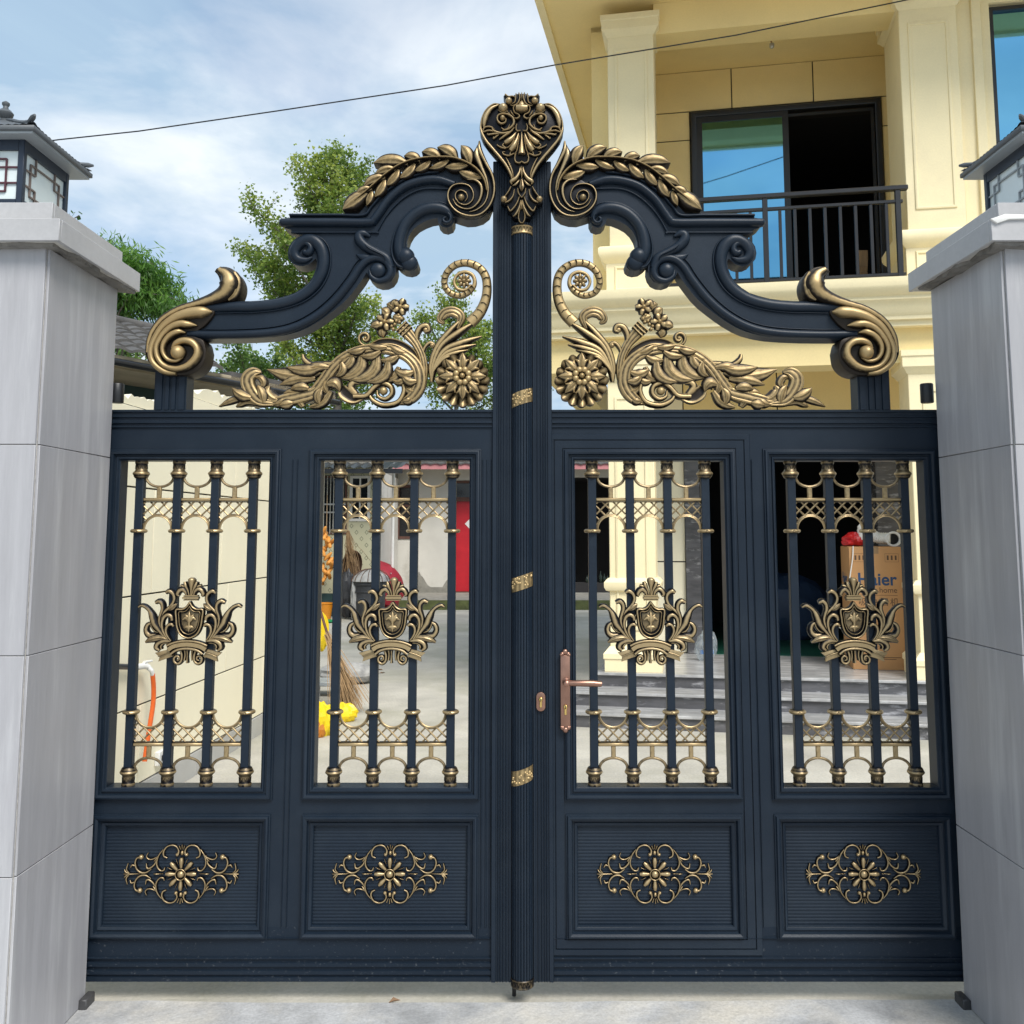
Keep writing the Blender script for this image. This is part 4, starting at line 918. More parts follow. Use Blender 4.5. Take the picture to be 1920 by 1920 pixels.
def fill_bay(parent, cx, no_crest=False):
    for dx_ in (-0.1968, -0.0656, 0.0656, 0.1968):
        put('bar', BAR, 'gate', parent, (cx + dx_, 0.028, 0))
        put('bar_cap', CAP_T, 'bronze', parent, (cx + dx_, 0.028, Z4_ + 0.0003)); put('bar_cap', CAP_B, 'bronze', parent, (cx + dx_, 0.028, Z3_ - 0.0003))
        for z in (zpy(995.6), zpy(1334.5)): put('collar', COLLAR, 'bronze', parent, (cx + dx_, 0.028, z))
    for dx_ in (-0.1312, 0, 0.1312):
        put('lattice', LAT_T, 'bronze', parent, (cx + dx_, 0.028, 0)); put('lattice', LAT_B, 'bronze', parent, (cx + dx_, 0.028, 0))
    put('shield_crest', CREST, 'bronze', parent, (cx - 0.0015, 0, G(736, 1170, 0.0)[1]))
    put('panel_rosette', ROSE, 'bronze', parent, (cx, 0, G(729, 1640, 0.0)[1]))

leafL = thing('gate_leaf', 'left leaf of the dark blue double gate with gold scrollwork', 'gate', (0, 0, 0))
leafR = thing('gate_leaf', 'right leaf of the dark blue gate, with the small door and copper handle', 'gate', (0, 0, 0))
build_frame(leafL, False); build_frame(leafR, True)
fill_bay(leafL, BC[0]); fill_bay(leafL, BC[1])
fill_bay(leafR, -BC[0])
# --- the walk-through door in the right leaf ------------------------
door = MB().frame(-BAYS[1][1] * 1 - 0.0, -BAYS[1][0], Z1, Z4_, [(0.040, 0.003), (0.040, -0.005), (0.066, -0.005), (0.066, 0.001), (0.070, 0.001), (0.070, -0.0055), (0.087, -0.0055), (0.089, -0.003), (0.089, 0.002)]).build('wicket_door', 'gate', leafR)
fill_bay(door, -BC[1])
# --- broken-scroll pediment (left traced, right mirrored) ------------
YA = -0.015
Za, Wa = conv(260, 160, 2.6667, YA)
OUT = [(150, 1262), (160, 1190), (230, 1130), (370, 1087), (480, 1079), (560, 1079), (620, 1075), (680, 1067), (735, 1053), (780, 1038), (820, 1012), (852, 985), (874, 950), (888, 912), (892, 880), (884, 866), (870, 880), (848, 896), (820, 904), (792, 901), (768, 890), (750, 868), (745, 838), (752, 805), (770, 778), (795, 760), (822, 748), (770, 744), (762, 722), (735, 715), (720, 704), (716, 690), (720, 675), (732, 665), (755, 662), (755, 641), (1020, 641), (1100, 641), (1122, 618), (1150, 585), (1180, 556), (1215, 526), (1250, 500), (1300, 468), (1350, 444), (1415, 415), (1480, 398), (1550, 382), (1620, 372), (1680, 385), (1725, 425), (1755, 480), (1770, 540), (1770, 590), (1752, 635), (1720, 660), (1680, 672), (1640, 674), (1605, 664), (1578, 655), (1577, 680), (1566, 702), (1540, 712), (1515, 706), (1498, 688), (1494, 664), (1462, 669), (1428, 682), (1395, 700), (1368, 726), (1350, 756), (1341, 785), (1341, 808), (1362, 822), (1374, 842), (1376, 858), (1392, 870), (1398, 890), (1394, 910), (1378, 924), (1355, 930), (1325, 925), (1300, 908), (1286, 892), (1288, 925), (1280, 955), (1262, 980), (1235, 993), (1205, 995), (1175, 985), (1152, 962), (1140, 935), (1118, 972), (1090, 1010), (1055, 1055), (1020, 1090), (980, 1122), (940, 1152), (900, 1180), (850, 1210), (800, 1232), (740, 1248), (680, 1258), (600, 1264), (500, 1268), (400, 1269), (300, 1269)]
def spiral_pts(cx, cy, r0, r1, a0, turns, n=30, sq=1.0):
    return [(cx + (r0 + (r1 - r0) * t) * math.cos(a0 + turns * 2 * math.pi * t), cy + sq * (r0 + (r1 - r0) * t) * math.sin(a0 + turns * 2 * math.pi * t)) for t in (i / n for i in range(n + 1))]
def pediment():
    mb = MB(); y0 = YA
    mb.plate([Za(*p) for p in OUT], y0, y0 + 0.082, 0.0)
    k = dict(n=7, m=14)
    D = lambda path, w, h, prof=p_bead, **q: draw(mb, Za, Wa, path, w, h, y0 + 0.002, prof, **dict(k, **q))
    D([(330, 1115), (480, 1109), (570, 1108), (695, 1095), (797, 1064), (872, 1010), (915, 940), (926, 872), (912, 815), (878, 780), (838, 775), (800, 797), (780, 835), (795, 868), (835, 876), (868, 862)], [50, 55, 56, 56, 56, 56, 58, 62, 66, 66, 60, 58, 54, 46, 34, 14], 0.020)
    D([(330, 1142), (480, 1139), (570, 1138), (702, 1123), (822, 1086), (906, 1022), (950, 945), (962, 868), (948, 805), (912, 765), (862, 748)], 9, 0.006)
    D(spiral_pts(838, 826, 40, 8, -2.6, 0.8, 14), [26, 34, 40, 30], 0.018)
    D([(250, 1246), (450, 1248), (650, 1239), (780, 1211), (890, 1154), (985, 1074), (1062, 980), (1108, 912), (1148, 876), (1195, 866), (1238, 884), (1260, 928), (1245, 966), (1202, 980), (1166, 960), (1156, 928)], [42, 44, 44, 44, 44, 44, 44, 42, 42, 42, 40, 40, 38, 34, 28, 16], 0.018)
    D([(250, 1220), (450, 1222), (645, 1212), (768, 1186), (874, 1130), (965, 1052), (1040, 960), (1085, 890), (1130, 845)], 7, 0.005)
    p = Za(1196, 928); mb.dome(p[0], p[1], Wa(42), 0.020, y0)
    D([(722, 689), (850, 689), (1000, 689), (1150, 689), (1178, 676), (1205, 640), (1255, 572), (1332, 510), (1420, 481), (1500, 477), (1580, 500)], [44, 46, 46, 46, 46, 46, 46, 46, 46, 46, 40], 0.024)
    p = Za(724, 689); mb.dome(p[0], p[1], Wa(22), 0.022, y0)
    D([(757, 652), (1000, 652), (1125, 652), (1165, 610), (1225, 545), (1310, 485), (1400, 450), (1500, 436)], 16, 0.012)
    D([(765, 738), (1000, 738), (1186, 738), (1192, 734), (1232, 664), (1285, 600), (1352, 548), (1430, 520), (1550, 520)], 11, 0.008)
    D([(1566, 668), (1548, 634), (1500, 616), (1440, 620), (1380, 650), (1332, 704), (1308, 770), (1304, 830), (1318, 876)], [30, 46, 58, 62, 62, 62, 62, 60, 50], 0.024)
    D([(1578, 640), (1540, 598), (1480, 588), (1410, 602), (1340, 650), (1290, 722), (1268, 800), (1272, 860), (1300, 905), (1345, 912)], [10, 14, 14, 14, 14, 14, 14, 14, 16, 12], 0.010)
    D(spiral_pts(1537, 674, 30, 6, -1.2, 0.9, 12), [20, 22, 18], 0.020)
    p = Za(1336, 858); mb.dome(p[0], p[1], Wa(46), 0.028, y0)
    p = Za(1352, 888); mb.dome(p[0], p[1], Wa(44), 0.020, y0)
    D([(1262, 915), (1240, 868), (1190, 838), (1140, 810), (1108, 778), (1106, 750), (1130, 744), (1158, 758)], [40, 52, 50, 52, 56, 50, 40, 14], 0.020)
    D(leafpath((1190, 856), (1088, 846), -0.15), [24, 44, 40, 6], 0.014)
    D([(1236, 884), (1225, 858), (1160, 826), (1125, 790)], [8, 12, 12, 6], 0.026)
    return mb.mesh('pediment_scroll', recalc=True, angle=24)
def pediment_post():
    x0, x1 = G(290, 740)[0], G(350, 740)[0]; d = (x1 - x0)
    rid = [(x0 + d * a, x0 + d * b) for a, b in ((0.06, 0.26), (0.34, 0.48), (0.54, 0.68), (0.76, 0.96))]
    return MB().extrude(ridged(x0, x1, rid, 0.006, YA + 0.012, 0.07), ZT - 0.001, G(300, 690)[1] + 0.02, 'z')
def gold_end():
    """gold leaf volute at the foot of the pediment"""
    Z, W = conv(260, 400, 5.053, -0.03); mb = MB(); y0 = -0.03
    D = lambda path, w, h, prof=p_med, dy=0.0, **q: draw(mb, Z, W, path, [v * 1.22 for v in w], h, y0 + dy, prof, **dict(dict(n=7, m=10, back=0.02), **q))
    blob = [(640, 1300), (610, 1200), (520, 1150), (640, 1050), (720, 930), (640, 870), (520, 880), (380, 890), (240, 960), (130, 1080), (70, 1200), (55, 1310), (85, 1400), (150, 1470), (250, 1520), (360, 1535), (470, 1530), (560, 1490), (620, 1410)]
    mb.plate([(Z(*p)) for p in [q[:2] for q in cat(blob + [blob[0]], 4)[:-1]]], y0, y0 + 0.090, 0.05, bev=0.006)
    mb.plate([Z(*p) for p in cat([(712, 545), (745, 585), (762, 650), (735, 705), (640, 765), (480, 830), (330, 890), (300, 950), (480, 900), (690, 870), (800, 830), (900, 830), (955, 760), (970, 660), (935, 570), (870, 515), (790, 498), (730, 515)], 4)], y0 + 0.004, y0 + 0.08, 0.05, bev=0.006)
    D([(765, 535), (835, 585), (862, 670), (815, 755), (700, 815), (550, 862), (400, 905), (255, 985), (160, 1085), (105, 1200), (85, 1320)], [60, 110, 170, 130, 90, 70, 64, 60, 56, 50, 30], 0.034, p_half, 0.004)
    D([(905, 560), (940, 650), (915, 760), (850, 820)], [40, 70, 80, 30], 0.020, p_leaf, 0.006)
    D([(700, 937), (620, 938), (500, 950), (370, 990), (250, 1070), (170, 1180), (125, 1310), (150, 1420), (250, 1500), (360, 1520)], [12, 88, 92, 80, 66, 56, 52, 50, 50, 30], 0.026, p_soft, 0.0)
    D([(560, 1068), (480, 1060), (400, 1058), (310, 1095), (235, 1170), (185, 1270), (195, 1370), (260, 1450), (370, 1480), (480, 1450), (560, 1370), (570, 1290), (520, 1230), (440, 1215), (370, 1240), (330, 1290)], [10, 66, 70, 62, 56, 52, 50, 50, 56, 64, 70, 70, 70, 66, 56, 30], 0.028, p_med, 0.0)
    D([(452, 1135), (390, 1130), (305, 1170), (250, 1245), (245, 1325), (290, 1390), (365, 1405), (430, 1370)], [14, 56, 56, 50, 44, 40, 36, 20], 0.024, p_med, 0.0)
    p = Z(385, 1325); mb.dome(p[0], p[1], W(72), 0.034, y0 - 0.004)
    return mb.mesh('gold_volute', recalc=True)
def gold_spiral():
    """gold spiral at the head of the pediment, beside the meeting post"""
    Z, W = conv(620, 240, 5.647, -0.03); mb = MB(); y0 = -0.03
    D = lambda path, w, h, prof=p_round, dy=0.0, **q: draw(mb, Z, W, path, w, h, y0 + dy, prof, **dict(dict(n=7, m=8, back=0.012), **q))
    blob = [(1480, 500), (1330, 590), (1240, 690), (1235, 800), (1300, 900), (1400, 950), (1520, 955), (1620, 910), (1700, 820), (1740, 700), (1730, 580), (1680, 470), (1620, 360), (1600, 250), (1575, 150), (1520, 240), (1500, 330), (1540, 420)]
    mb.plate([Z(*p) for p in cat(blob + [blob[0]], 4)[:-1]], y0, y0 + 0.090, 0.0, bev=0.005)
    D([(1575, 150), (1580, 250), (1640, 380), (1705, 500), (1732, 620), (1722, 740), (1670, 850), (1580, 925), (1460, 940), (1340, 895), (1262, 805), (1245, 705), (1290, 625), (1380, 600), (1470, 625), (1512, 700), (1500, 775), (1440, 820), (1370, 808), (1325, 750), (1330, 695), (1375, 668), (1430, 690), (1450, 740), (1425, 785)], [20, 60, 50, 40, 36, 34, 32, 30, 30, 30, 28, 28, 24, 22, 20, 20, 20, 20, 18, 18, 18, 18, 16, 14, 10], 0.020)
    D([(1560, 200), (1545, 300), (1590, 420), (1650, 560), (1665, 690), (1630, 800), (1550, 870), (1470, 895)], [20, 90, 70, 44, 30, 24, 22, 10], 0.018, p_half)
    D([(1450, 555), (1530, 565), (1590, 620), (1600, 700), (1570, 790), (1500, 855), (1420, 865), (1340, 830), (1295, 760)], [16, 34, 46, 46, 34, 24, 20, 18, 10], 0.018)
    p = Z(1385, 745); mb.dome(p[0], p[1], W(36), 0.026, y0)
    return mb.mesh('gold_spiral', recalc=True)
GARL = [((820, 385), (455, 375), 120, .10), ((950, 352), (778, 300), 95, .10), ((1165, 335), (965, 258), 105, .12), ((1335, 335), (1130, 208), 115, .12), ((1475, 385), (1380, 188), 115, .10), ((690, 445), (468, 502), 88, .10), ((580, 530), (350, 622), 100, .10), ((440, 650), (268, 712), 85, .08), ((385, 690), (128, 868), 140, .02),
        ((440, 680), (382, 828), 78, -.05), ((575, 560), (463, 738), 95, -.10), ((722, 450), (583, 618), 95, -.10), ((892, 390), (728, 538), 95, -.10), ((1055, 360), (886, 462), 85, -.10), ((1250, 350), (1045, 437), 80, -.08), ((1455, 398), (1205, 420), 95, -.05), ((1615, 530), (1350, 458), 100, -.08)]
def garland(parent, mirror):
    Z, W = conv(620, 240, 5.647, -0.028); y0 = -0.028
    mb = MB(); draw(mb, Z, W, [(260, 785), (430, 645), (560, 530), (700, 430), (850, 365), (1000, 337), (1150, 330), (1300, 338), (1450, 392), (1560, 472), (1632, 580), (1655, 680)], [16, 24, 26, 26, 26, 26, 26, 28, 30, 34, 36, 20], 0.026, y0 - 0.004, p_round, n=6, m=6, back=0.02)
    g = mb.build('leaf_garland', 'gold', parent, mirror=mirror)
    for a, b, w, bend in GARL:
        l = MB(); draw(l, Z, W, leafpath(a, b, bend), [w * .45, w * 1.2, w * 1.12, 6], 0.019, y0, p_leaf, n=7, m=12, back=0.05)
        l.build('leaf', 'gold', g, mirror=mirror)
PED, PEDP, GEND, GSPI = pediment(), pediment_post(), gold_end(), gold_spiral()
def mirrored(me):
    c = me.copy()
    for v in c.vertices: v.co.x = -v.co.x
    c.flip_normals(); return c
for par, mir in ((leafL, False), (leafR, True)):
    q = put('pediment_scroll', mirrored(PED) if mir else PED, 'gate', par)
    put('gold_volute', mirrored(GEND) if mir else GEND, 'gold', q)
    put('gold_spiral', mirrored(GSPI) if mir else GSPI, 'bronze', q)
    PEDP.build('pediment_post', 'gate', par, mirror=mir)
    garland(par, mir)

# --- acanthus scroll panel below the pediment -----------------------
def acanthus(parent, mirror):
    y0 = 0.022; Z, W = conv(400, 460, 3.4286, y0)
    k = dict(n=7, m=10, back=0.006)
    mb = MB()
    D = lambda path, w, h, prof=p_round, dy=0.0, b=mb, **q: draw(b, Z, W, path, w, h, y0 + dy, prof, **dict(k, **q))
    # main C-scroll stem and its inner volute
    D([(1180, 1020), (1270, 985), (1325, 900), (1318, 800), (1258, 722), (1165, 680), (1060, 664), (950, 676), (850, 720), (770, 792), (715, 870), (650, 950), (575, 1010)], [20, 76, 92, 86, 78, 72, 68, 68, 74, 82, 84, 76, 30], 0.022, p_ribs)
    D([(1000, 950), (1030, 1000), (1100, 1030), (1190, 1010), (1228, 940), (1212, 880), (1170, 862)], [20, 36, 40, 40, 36, 28, 14], 0.018)
    D([(905, 975), (985, 970), (1035, 920), (1085, 888), (1140, 908), (1150, 955), (1110, 990), (1065, 975), (1055, 935)], [40, 44, 44, 42, 40, 36, 32, 26, 14], 0.020)
    p = Z(1096, 938); mb.dome(p[0], p[1], W(28), 0.018, y0 - 0.004)
    # stalk, cornucopia, small curls
    D([(1345, 935), (1358, 820), (1345, 720), (1308, 640), (1262, 580), (1215, 530)], [20, 50, 52, 58, 76, 92], 0.020, p_ribs)
    for t in range(3): D([(1180 + t * 18, 558 - t * -10 + t * 6), (1215 + t * 17, 528 + t * 16), (1246 + t * 15, 498 + t * 16)], 20, 0.012, p_round, -0.012)
    D([(1312, 640), (1310, 575), (1335, 530), (1375, 520), (1388, 550), (1362, 560)], [24, 42, 46, 40, 30, 20], 0.016)
    p = Z(1366, 546); mb.dome(p[0], p[1], W(20), 0.014, y0)
    D([(1345, 720), (1358, 665), (1390, 630), (1420, 640), (1412, 660)], [14, 26, 28, 24, 16], 0.012)
    p = Z(1408, 645); mb.dome(p[0], p[1], W(17), 0.014, y0)
    D([(1320, 745), (1285, 690), (1220, 645), (1150, 622), (1080, 625), (1010, 645)], [14, 40, 50, 50, 52, 22], 0.014, p_groove)
    D(spiral_pts(978, 600, 46, 8, 1.3, 1.35, 22), [14, 26, 26, 22, 14], 0.014)
    p = Z(980, 600); mb.dome(p[0], p[1], W(13), 0.014, y0)
    root = mb.build('acanthus_scroll', 'gold', parent, mirror=mirror)
    cnt = [0]
    def leaf(a, b, w, bend=0.1, h=0.018, prof=p_leaf, dy=-0.004):
        cnt[0] += 1; dy = dy - 0.004 * (cnt[0] % 4); l = MB(); D(leafpath(a, b, bend), [w * .65, w * 1.5, w * 1.25, 5], h, prof, dy, b=l); l.build('leaf', 'gold', root, mirror=mirror)
    def curl(path, w, h=0.018, prof=p_ribs, dy=-0.003):
        l = MB(); D(path, [v * 1.2 for v in w], h, prof, dy, b=l); l.build('leaf', 'gold', root, mirror=mirror)
    # inner leaves of the C-scroll
    for a, b, w, bd in (((960, 690), (808, 858), 66, .28), ((1060, 700), (880, 872), 66, .28), ((1130, 740), (985, 885), 56, .28), ((1195, 785), (1075, 858), 46, .3), ((1235, 850), (1150, 868), 36, .3), ((1290, 820), (1170, 800), 50, .2), ((1310, 880), (1220, 840), 46, .2), ((1310, 940), (1232, 900), 44, .2), ((1280, 985), (1215, 1000), 40, .2), ((1190, 720), (1075, 742), 44, .15), ((1080, 690), (950, 715), 40, .15), ((950, 690), (845, 715), 40, .1)):
        leaf(a, b, w, -bd)
    for a, b, w, bd in (((1240, 700), (1130, 640), 40, -.1), ((1120, 662), (1000, 648), 38, -.08), ((980, 672), (870, 690), 40, -.1), ((870, 715), (790, 740), 40, -.1), ((900, 700), (800, 800), 46, -.25), ((830, 760), (790, 850), 46, -.3), ((620, 925), (505, 930), 50, .1), ((560, 960), (455, 955), 44, .1), ((480, 990), (390, 1030), 46, -.1), ((700, 930), (690, 1030), 52, .15)): leaf(a, b, w, bd)
    curl([(960, 975), (900, 985), (850, 950), (830, 915)], [40, 70, 84, 46], 0.014, p_groove)
    curl([(920, 960), (885, 915), (905, 885), (940, 890)], [36, 44, 40, 14], 0.012, p_round)
    # leaves running out to the left
    curl([(800, 760), (720, 765), (640, 772), (592, 740), (580, 705)], [30, 34, 36, 34, 16], 0.014, p_half)
    leaf((700, 790), (478, 788), 60, -.10); leaf((690, 815), (348, 800), 76, -.10); leaf((660, 860), (430, 900), 56, .05)
    leaf((750, 790), (560, 830), 50, .1); leaf((740, 900), (820, 945), 60, -.35); leaf((735, 860), (745, 960), 54, .2)
    curl([(730, 870), (660, 945), (560, 975), (450, 1000), (350, 1010)], [40, 66, 80, 70, 20])
    curl([(640, 985), (590, 950), (555, 985), (580, 1040)], [30, 60, 70, 30], 0.016, p_leaf)
    curl([(760, 940), (720, 1000), (670, 1030), (620, 1042)], [30, 56, 50, 14], 0.016, p_leaf)
    curl([(470, 1005), (390, 985), (350, 940), (362, 905)], [30, 66, 60, 14], 0.016, p_leaf)
    curl([(400, 1020), (300, 1000), (240, 930), (225, 860), (265, 820), (312, 815)], [30, 66, 78, 80, 66, 14])
    curl([(300, 930), (330, 890), (310, 855), (275, 850)], [16, 44, 44, 14], 0.014, p_leaf)
    leaf((330, 1020), (290, 900), 54, .1); leaf((250, 985), (130, 920), 56, -.1)
    curl([(270, 990), (180, 985), (110, 1005), (40, 1038)], [20, 40, 40, 6], 0.012, p_leaf)
    curl([(320, 1030), (230, 1010), (180, 1025), (150, 1040)], [20, 34, 34, 8], 0.012, p_leaf); leaf((520, 1020), (430, 1035), 50, 0.0)
    # fan of long leaves beside the post
    base = (1405, 880)
    for tip, w, md in (((1605, 470), 48, (1440, 660)), ((1695, 488), 52, (1470, 650)), ((1726, 588), 52, (1490, 680)), ((1690, 640), 46, (1490, 705)), ((1640, 676), 42, (1480, 730)), ((1560, 700), 38, (1465, 755))):
        l = MB(); D([base, ((base[0] + md[0]) / 2 - 22, (base[1] + md[1]) / 2 + 5), md, ((md[0] + tip[0]) / 2, (md[1] + tip[1]) / 2 - 6), tip], [w * .5, w * .8, w, w * 1.05, 10], 0.020, p_half, -0.002, b=l); l.build('leaf', 'gold', root, mirror=mirror)
    curl([(1570, 540), (1592, 465), (1545, 430), (1490, 440), (1462, 480), (1485, 505)], [24, 54, 60, 58, 46, 14], 0.018)
    # beaded crozier
    cz = MB(); path = [(1650, 500), (1715, 430), (1755, 330), (1755, 220), (1715, 150), (1640, 115), (1560, 125), (1500, 180), (1486, 250), (1520, 305), (1585, 325), (1645, 300), (1680, 250), (1668, 195), (1620, 172), (1570, 190), (1548, 235), (1570, 280), (1620, 288), (1660, 255)]
    D(path, [80, 72, 64, 58, 52, 48, 46, 44, 42, 40, 38, 34, 28, 24, 22, 20, 20, 20, 20, 14], 0.016, p_soft, 0, b=cz)
    dense = cat(path[:13], 4)
    for i in range(2, len(dense) - 2, 2):
        (x, y), (xa, ya), (xb, yb) = dense[i], dense[i - 1], dense[i + 1]; l_ = math.hypot(xb - xa, yb - ya) or 1; nx, ny = -(yb - ya) / l_, (xb - xa) / l_
        w_ = 21 * (1 - 0.45 * i / len(dense)); q = [(x - nx * w_, y - ny * w_), (x + (xb - xa) / l_ * 6, y + (yb - ya) / l_ * 6), (x + nx * w_, y + ny * w_)]; D(q, [5, 7, 5], 0.0045, lambda t: (math.sqrt(max(0, 1 - t * t)), 0.08), -0.0135, b=cz, n=3, m=4)
    cz.build('crozier', 'gold', root, mirror=mirror)
    fl = MB(); c = (1612, 230)
    for i in range(8):
        a = math.pi / 4 * i
        D([(c[0] + q * math.cos(a), c[1] + q * math.sin(a)) for q in (12, 28, 46)], [10, 26, 12], 0.012, p_soft, 0.0, b=fl, n=4, m=6)
    p = Z(*c); fl.dome(p[0], p[1], W(13), 0.014, y0 - 0.004, n=12, rings=4); fl.build('flower', 'bronze', root, mirror=mirror)
    # big rosette
    ro = MB(); c = (1604, 874); R0 = 178
    vs, pp, fs, NT, NR = [], [], [], 160, 8; pc = Z(*c); Rm = W(R0)
    for j in range(NR + 1):
        r_ = j / NR
        for i in range(NT):
            t = 2 * math.pi * i / NT; rip = abs(math.cos(8 * t)); rad = Rm * r_ * (1 - 0.09 * (1 - rip) * r_ ** 3)
            vs.append((pc[0] + rad * math.cos(t), y0 - 0.008 - 0.020 * rip * r_ ** 2 - 0.008 * r_, pc[1] + rad * math.sin(t))); pp.append(0.12 + 0.72 * rip ** 1.5 * (0.5 + 0.5 * r_) if r_ < 0.97 else 0.3)
    for i in range(NT): q = vs[NR * NT + i]; vs.append((q[0], y0 + 0.010, q[2])); pp.append(0.0)
    for j in range(NR + 1): fs += [(j * NT + i, j * NT + (i + 1) % NT, (j + 1) * NT + (i + 1) % NT, (j + 1) * NT + i) for i in range(NT)]
    fs.append(tuple((NR + 1) * NT + i for i in range(NT))); ro.add(vs, fs, pp)
    c = (1606, 852)
    for i in range(8):
        a = math.pi / 4 * i + math.pi / 2
        D([(c[0] + q * math.cos(a), c[1] + q * math.sin(a)) for q in (40, 80, 115, 150)], [36, 74, 60, 6], 0.018, p_leaf, -0.030, b=ro, n=4, m=10)
        for e in (-1, 1):
            b_ = a + e * 0.22; f_ = a + e * 0.36
            D([(c[0] + 70 * math.cos(b_), c[1] + 70 * math.sin(b_)), (c[0] + 96 * math.cos(b_), c[1] + 96 * math.sin(b_)), (c[0] + 114 * math.cos(f_), c[1] + 114 * math.sin(f_))], [18, 28, 8], 0.014, p_soft, -0.028, b=ro, n=4, m=6)
    for i in range(8):
        a = math.pi / 4 * i + math.pi / 8
        p = Z(c[0] + 42 * math.cos(a), c[1] + 42 * math.sin(a)); ro.dome(p[0], p[1], W(22), 0.012, y0 - 0.042, n=12, rings=4, pmax=.9)
    p = Z(*c); ro.dome(p[0], p[1], W(18), 0.018, y0 - 0.046, n=12, rings=4); ro.build('rosette', 'gold', root, mirror=mirror)
    # two blossoms, buds and berries over the cornucopia
    for c, r in (((1207, 402), 56), ((1106, 497), 60)):
        fl = MB()
        for i in range(5):
            a = 2 * math.pi * i / 5 - 1.2
            D([(c[0] + q * r * math.cos(a), c[1] + q * r * math.sin(a)) for q in (.15, .55, .95)], [r * .45, r * .98, r * .62], 0.014, p_half, -0.010, b=fl, n=5, m=8)
        p = Z(*c); fl.dome(p[0], p[1], W(15), 0.018, y0 - 0.014, n=12, rings=4); fl.build('flower', 'gold', root, mirror=mirror)
    for a, b, w in (((1170, 420), (1115, 380), 52), ((1190, 360), (1150, 420), 40), ((1130, 460), (1085, 412), 50), ((1080, 520), (1018, 532), 46), ((1095, 540), (1095, 595), 50), ((1160, 460), (1230, 470), 46)): leaf(a, b, w, 0.1, 0.014)
    be = MB()
    for x, y in ((1190, 470), (1212, 478), (1180, 492), (1200, 500), (1170, 515), (1160, 545), (1195, 455), (1150, 525)): p = Z(x, y); be.dome(p[0], p[1], W(13), 0.014, y0 - 0.008, n=10, rings=4)
    be.build('berry_cluster', 'gold', root, mirror=mirror)
acanthus(leafL, False); acanthus(leafR, True)

# --- central round column with finial crest (fixed to the right leaf) ---
col = MB(); fl = []
NF = 11
for i in range(NF):
    for e, r in ((0.02, 0.0295), (0.16, 0.0345), (0.84, 0.0345), (0.98, 0.0295)):
        a = math.pi * (i + e) / NF; fl.append((r * math.cos(a), -0.012 - r * math.sin(a)))
col.extrude(fl + [(-0.0295, -0.004), (0.0295, -0.004)], ZB + 0.012, G(978, 424)[1], 'z')
col = col.build('round_column', 'gate', leafR, angle=25)
for py in (745, 1092, 1456):
    zc = G(980, py, -0.04)[1]; b = MB(); n = 12; vs = []; pp = []
    for i in range(n + 1):
        a = math.pi * (0.06 + 0.88 * i / n); x, y = 0.0358 * math.cos(a), -0.012 - 0.0358 * math.sin(a); sh = x * 0.33
        for z in (-0.024, 0.024): vs.append((x, y, zc + z + sh)); pp.append(.4 if i % 2 else .75)
    fs = [(2 * i, 2 * i + 1, 2 * i + 3, 2 * i + 2) for i in range(n)]; b.add(vs, fs, pp)
    rr = random.Random(py)
    for i in range(26):
        a = math.pi * rr.uniform(0.15, 0.85); x, y = 0.0358 * math.cos(a), -0.012 - 0.0358 * math.sin(a); z = zc + rr.uniform(-.019, .019) + x * .33
        b.lathe((x, y, z), [(0.0045, 0.001), (0.004, -0.001), (0.0015, -0.0028)], 7, [.1, .9, 1], 'y')
    b.build('gold_band', 'gold', col)
for z0, z1, nm in ((G(978, 438, -0.04)[1], G(978, 422, -0.04)[1], 'column_ring'), (ZB - 0.008, ZB + 0.020, 'column_foot')):
    b = MB().lathe((0, -0.012, 0), [(0.036, z0), (0.0385, z0 + 0.003), (0.0365, z0 + 0.007), (0.0365, z1 - 0.006), (0.0385, z1 - 0.003), (0.036, z1)], 24, [.3, .9, .6, .6, .9, .3] if nm == 'column_ring' else [.1, .3, .25, .25, .3, .1])
    for i in range(9):
        a = math.pi * (i + .5) / 9; b.tube([(0.037 * math.cos(a + e), -0.012 - 0.037 * math.sin(a + e), z0 + (z1 - z0) * q) for e, q in ((-.14, .75), (0, .25), (.14, .75))], 0.0012, 4, 0.1)
    b.build(nm, 'gold' if nm == 'column_ring' else 'bronze', col)

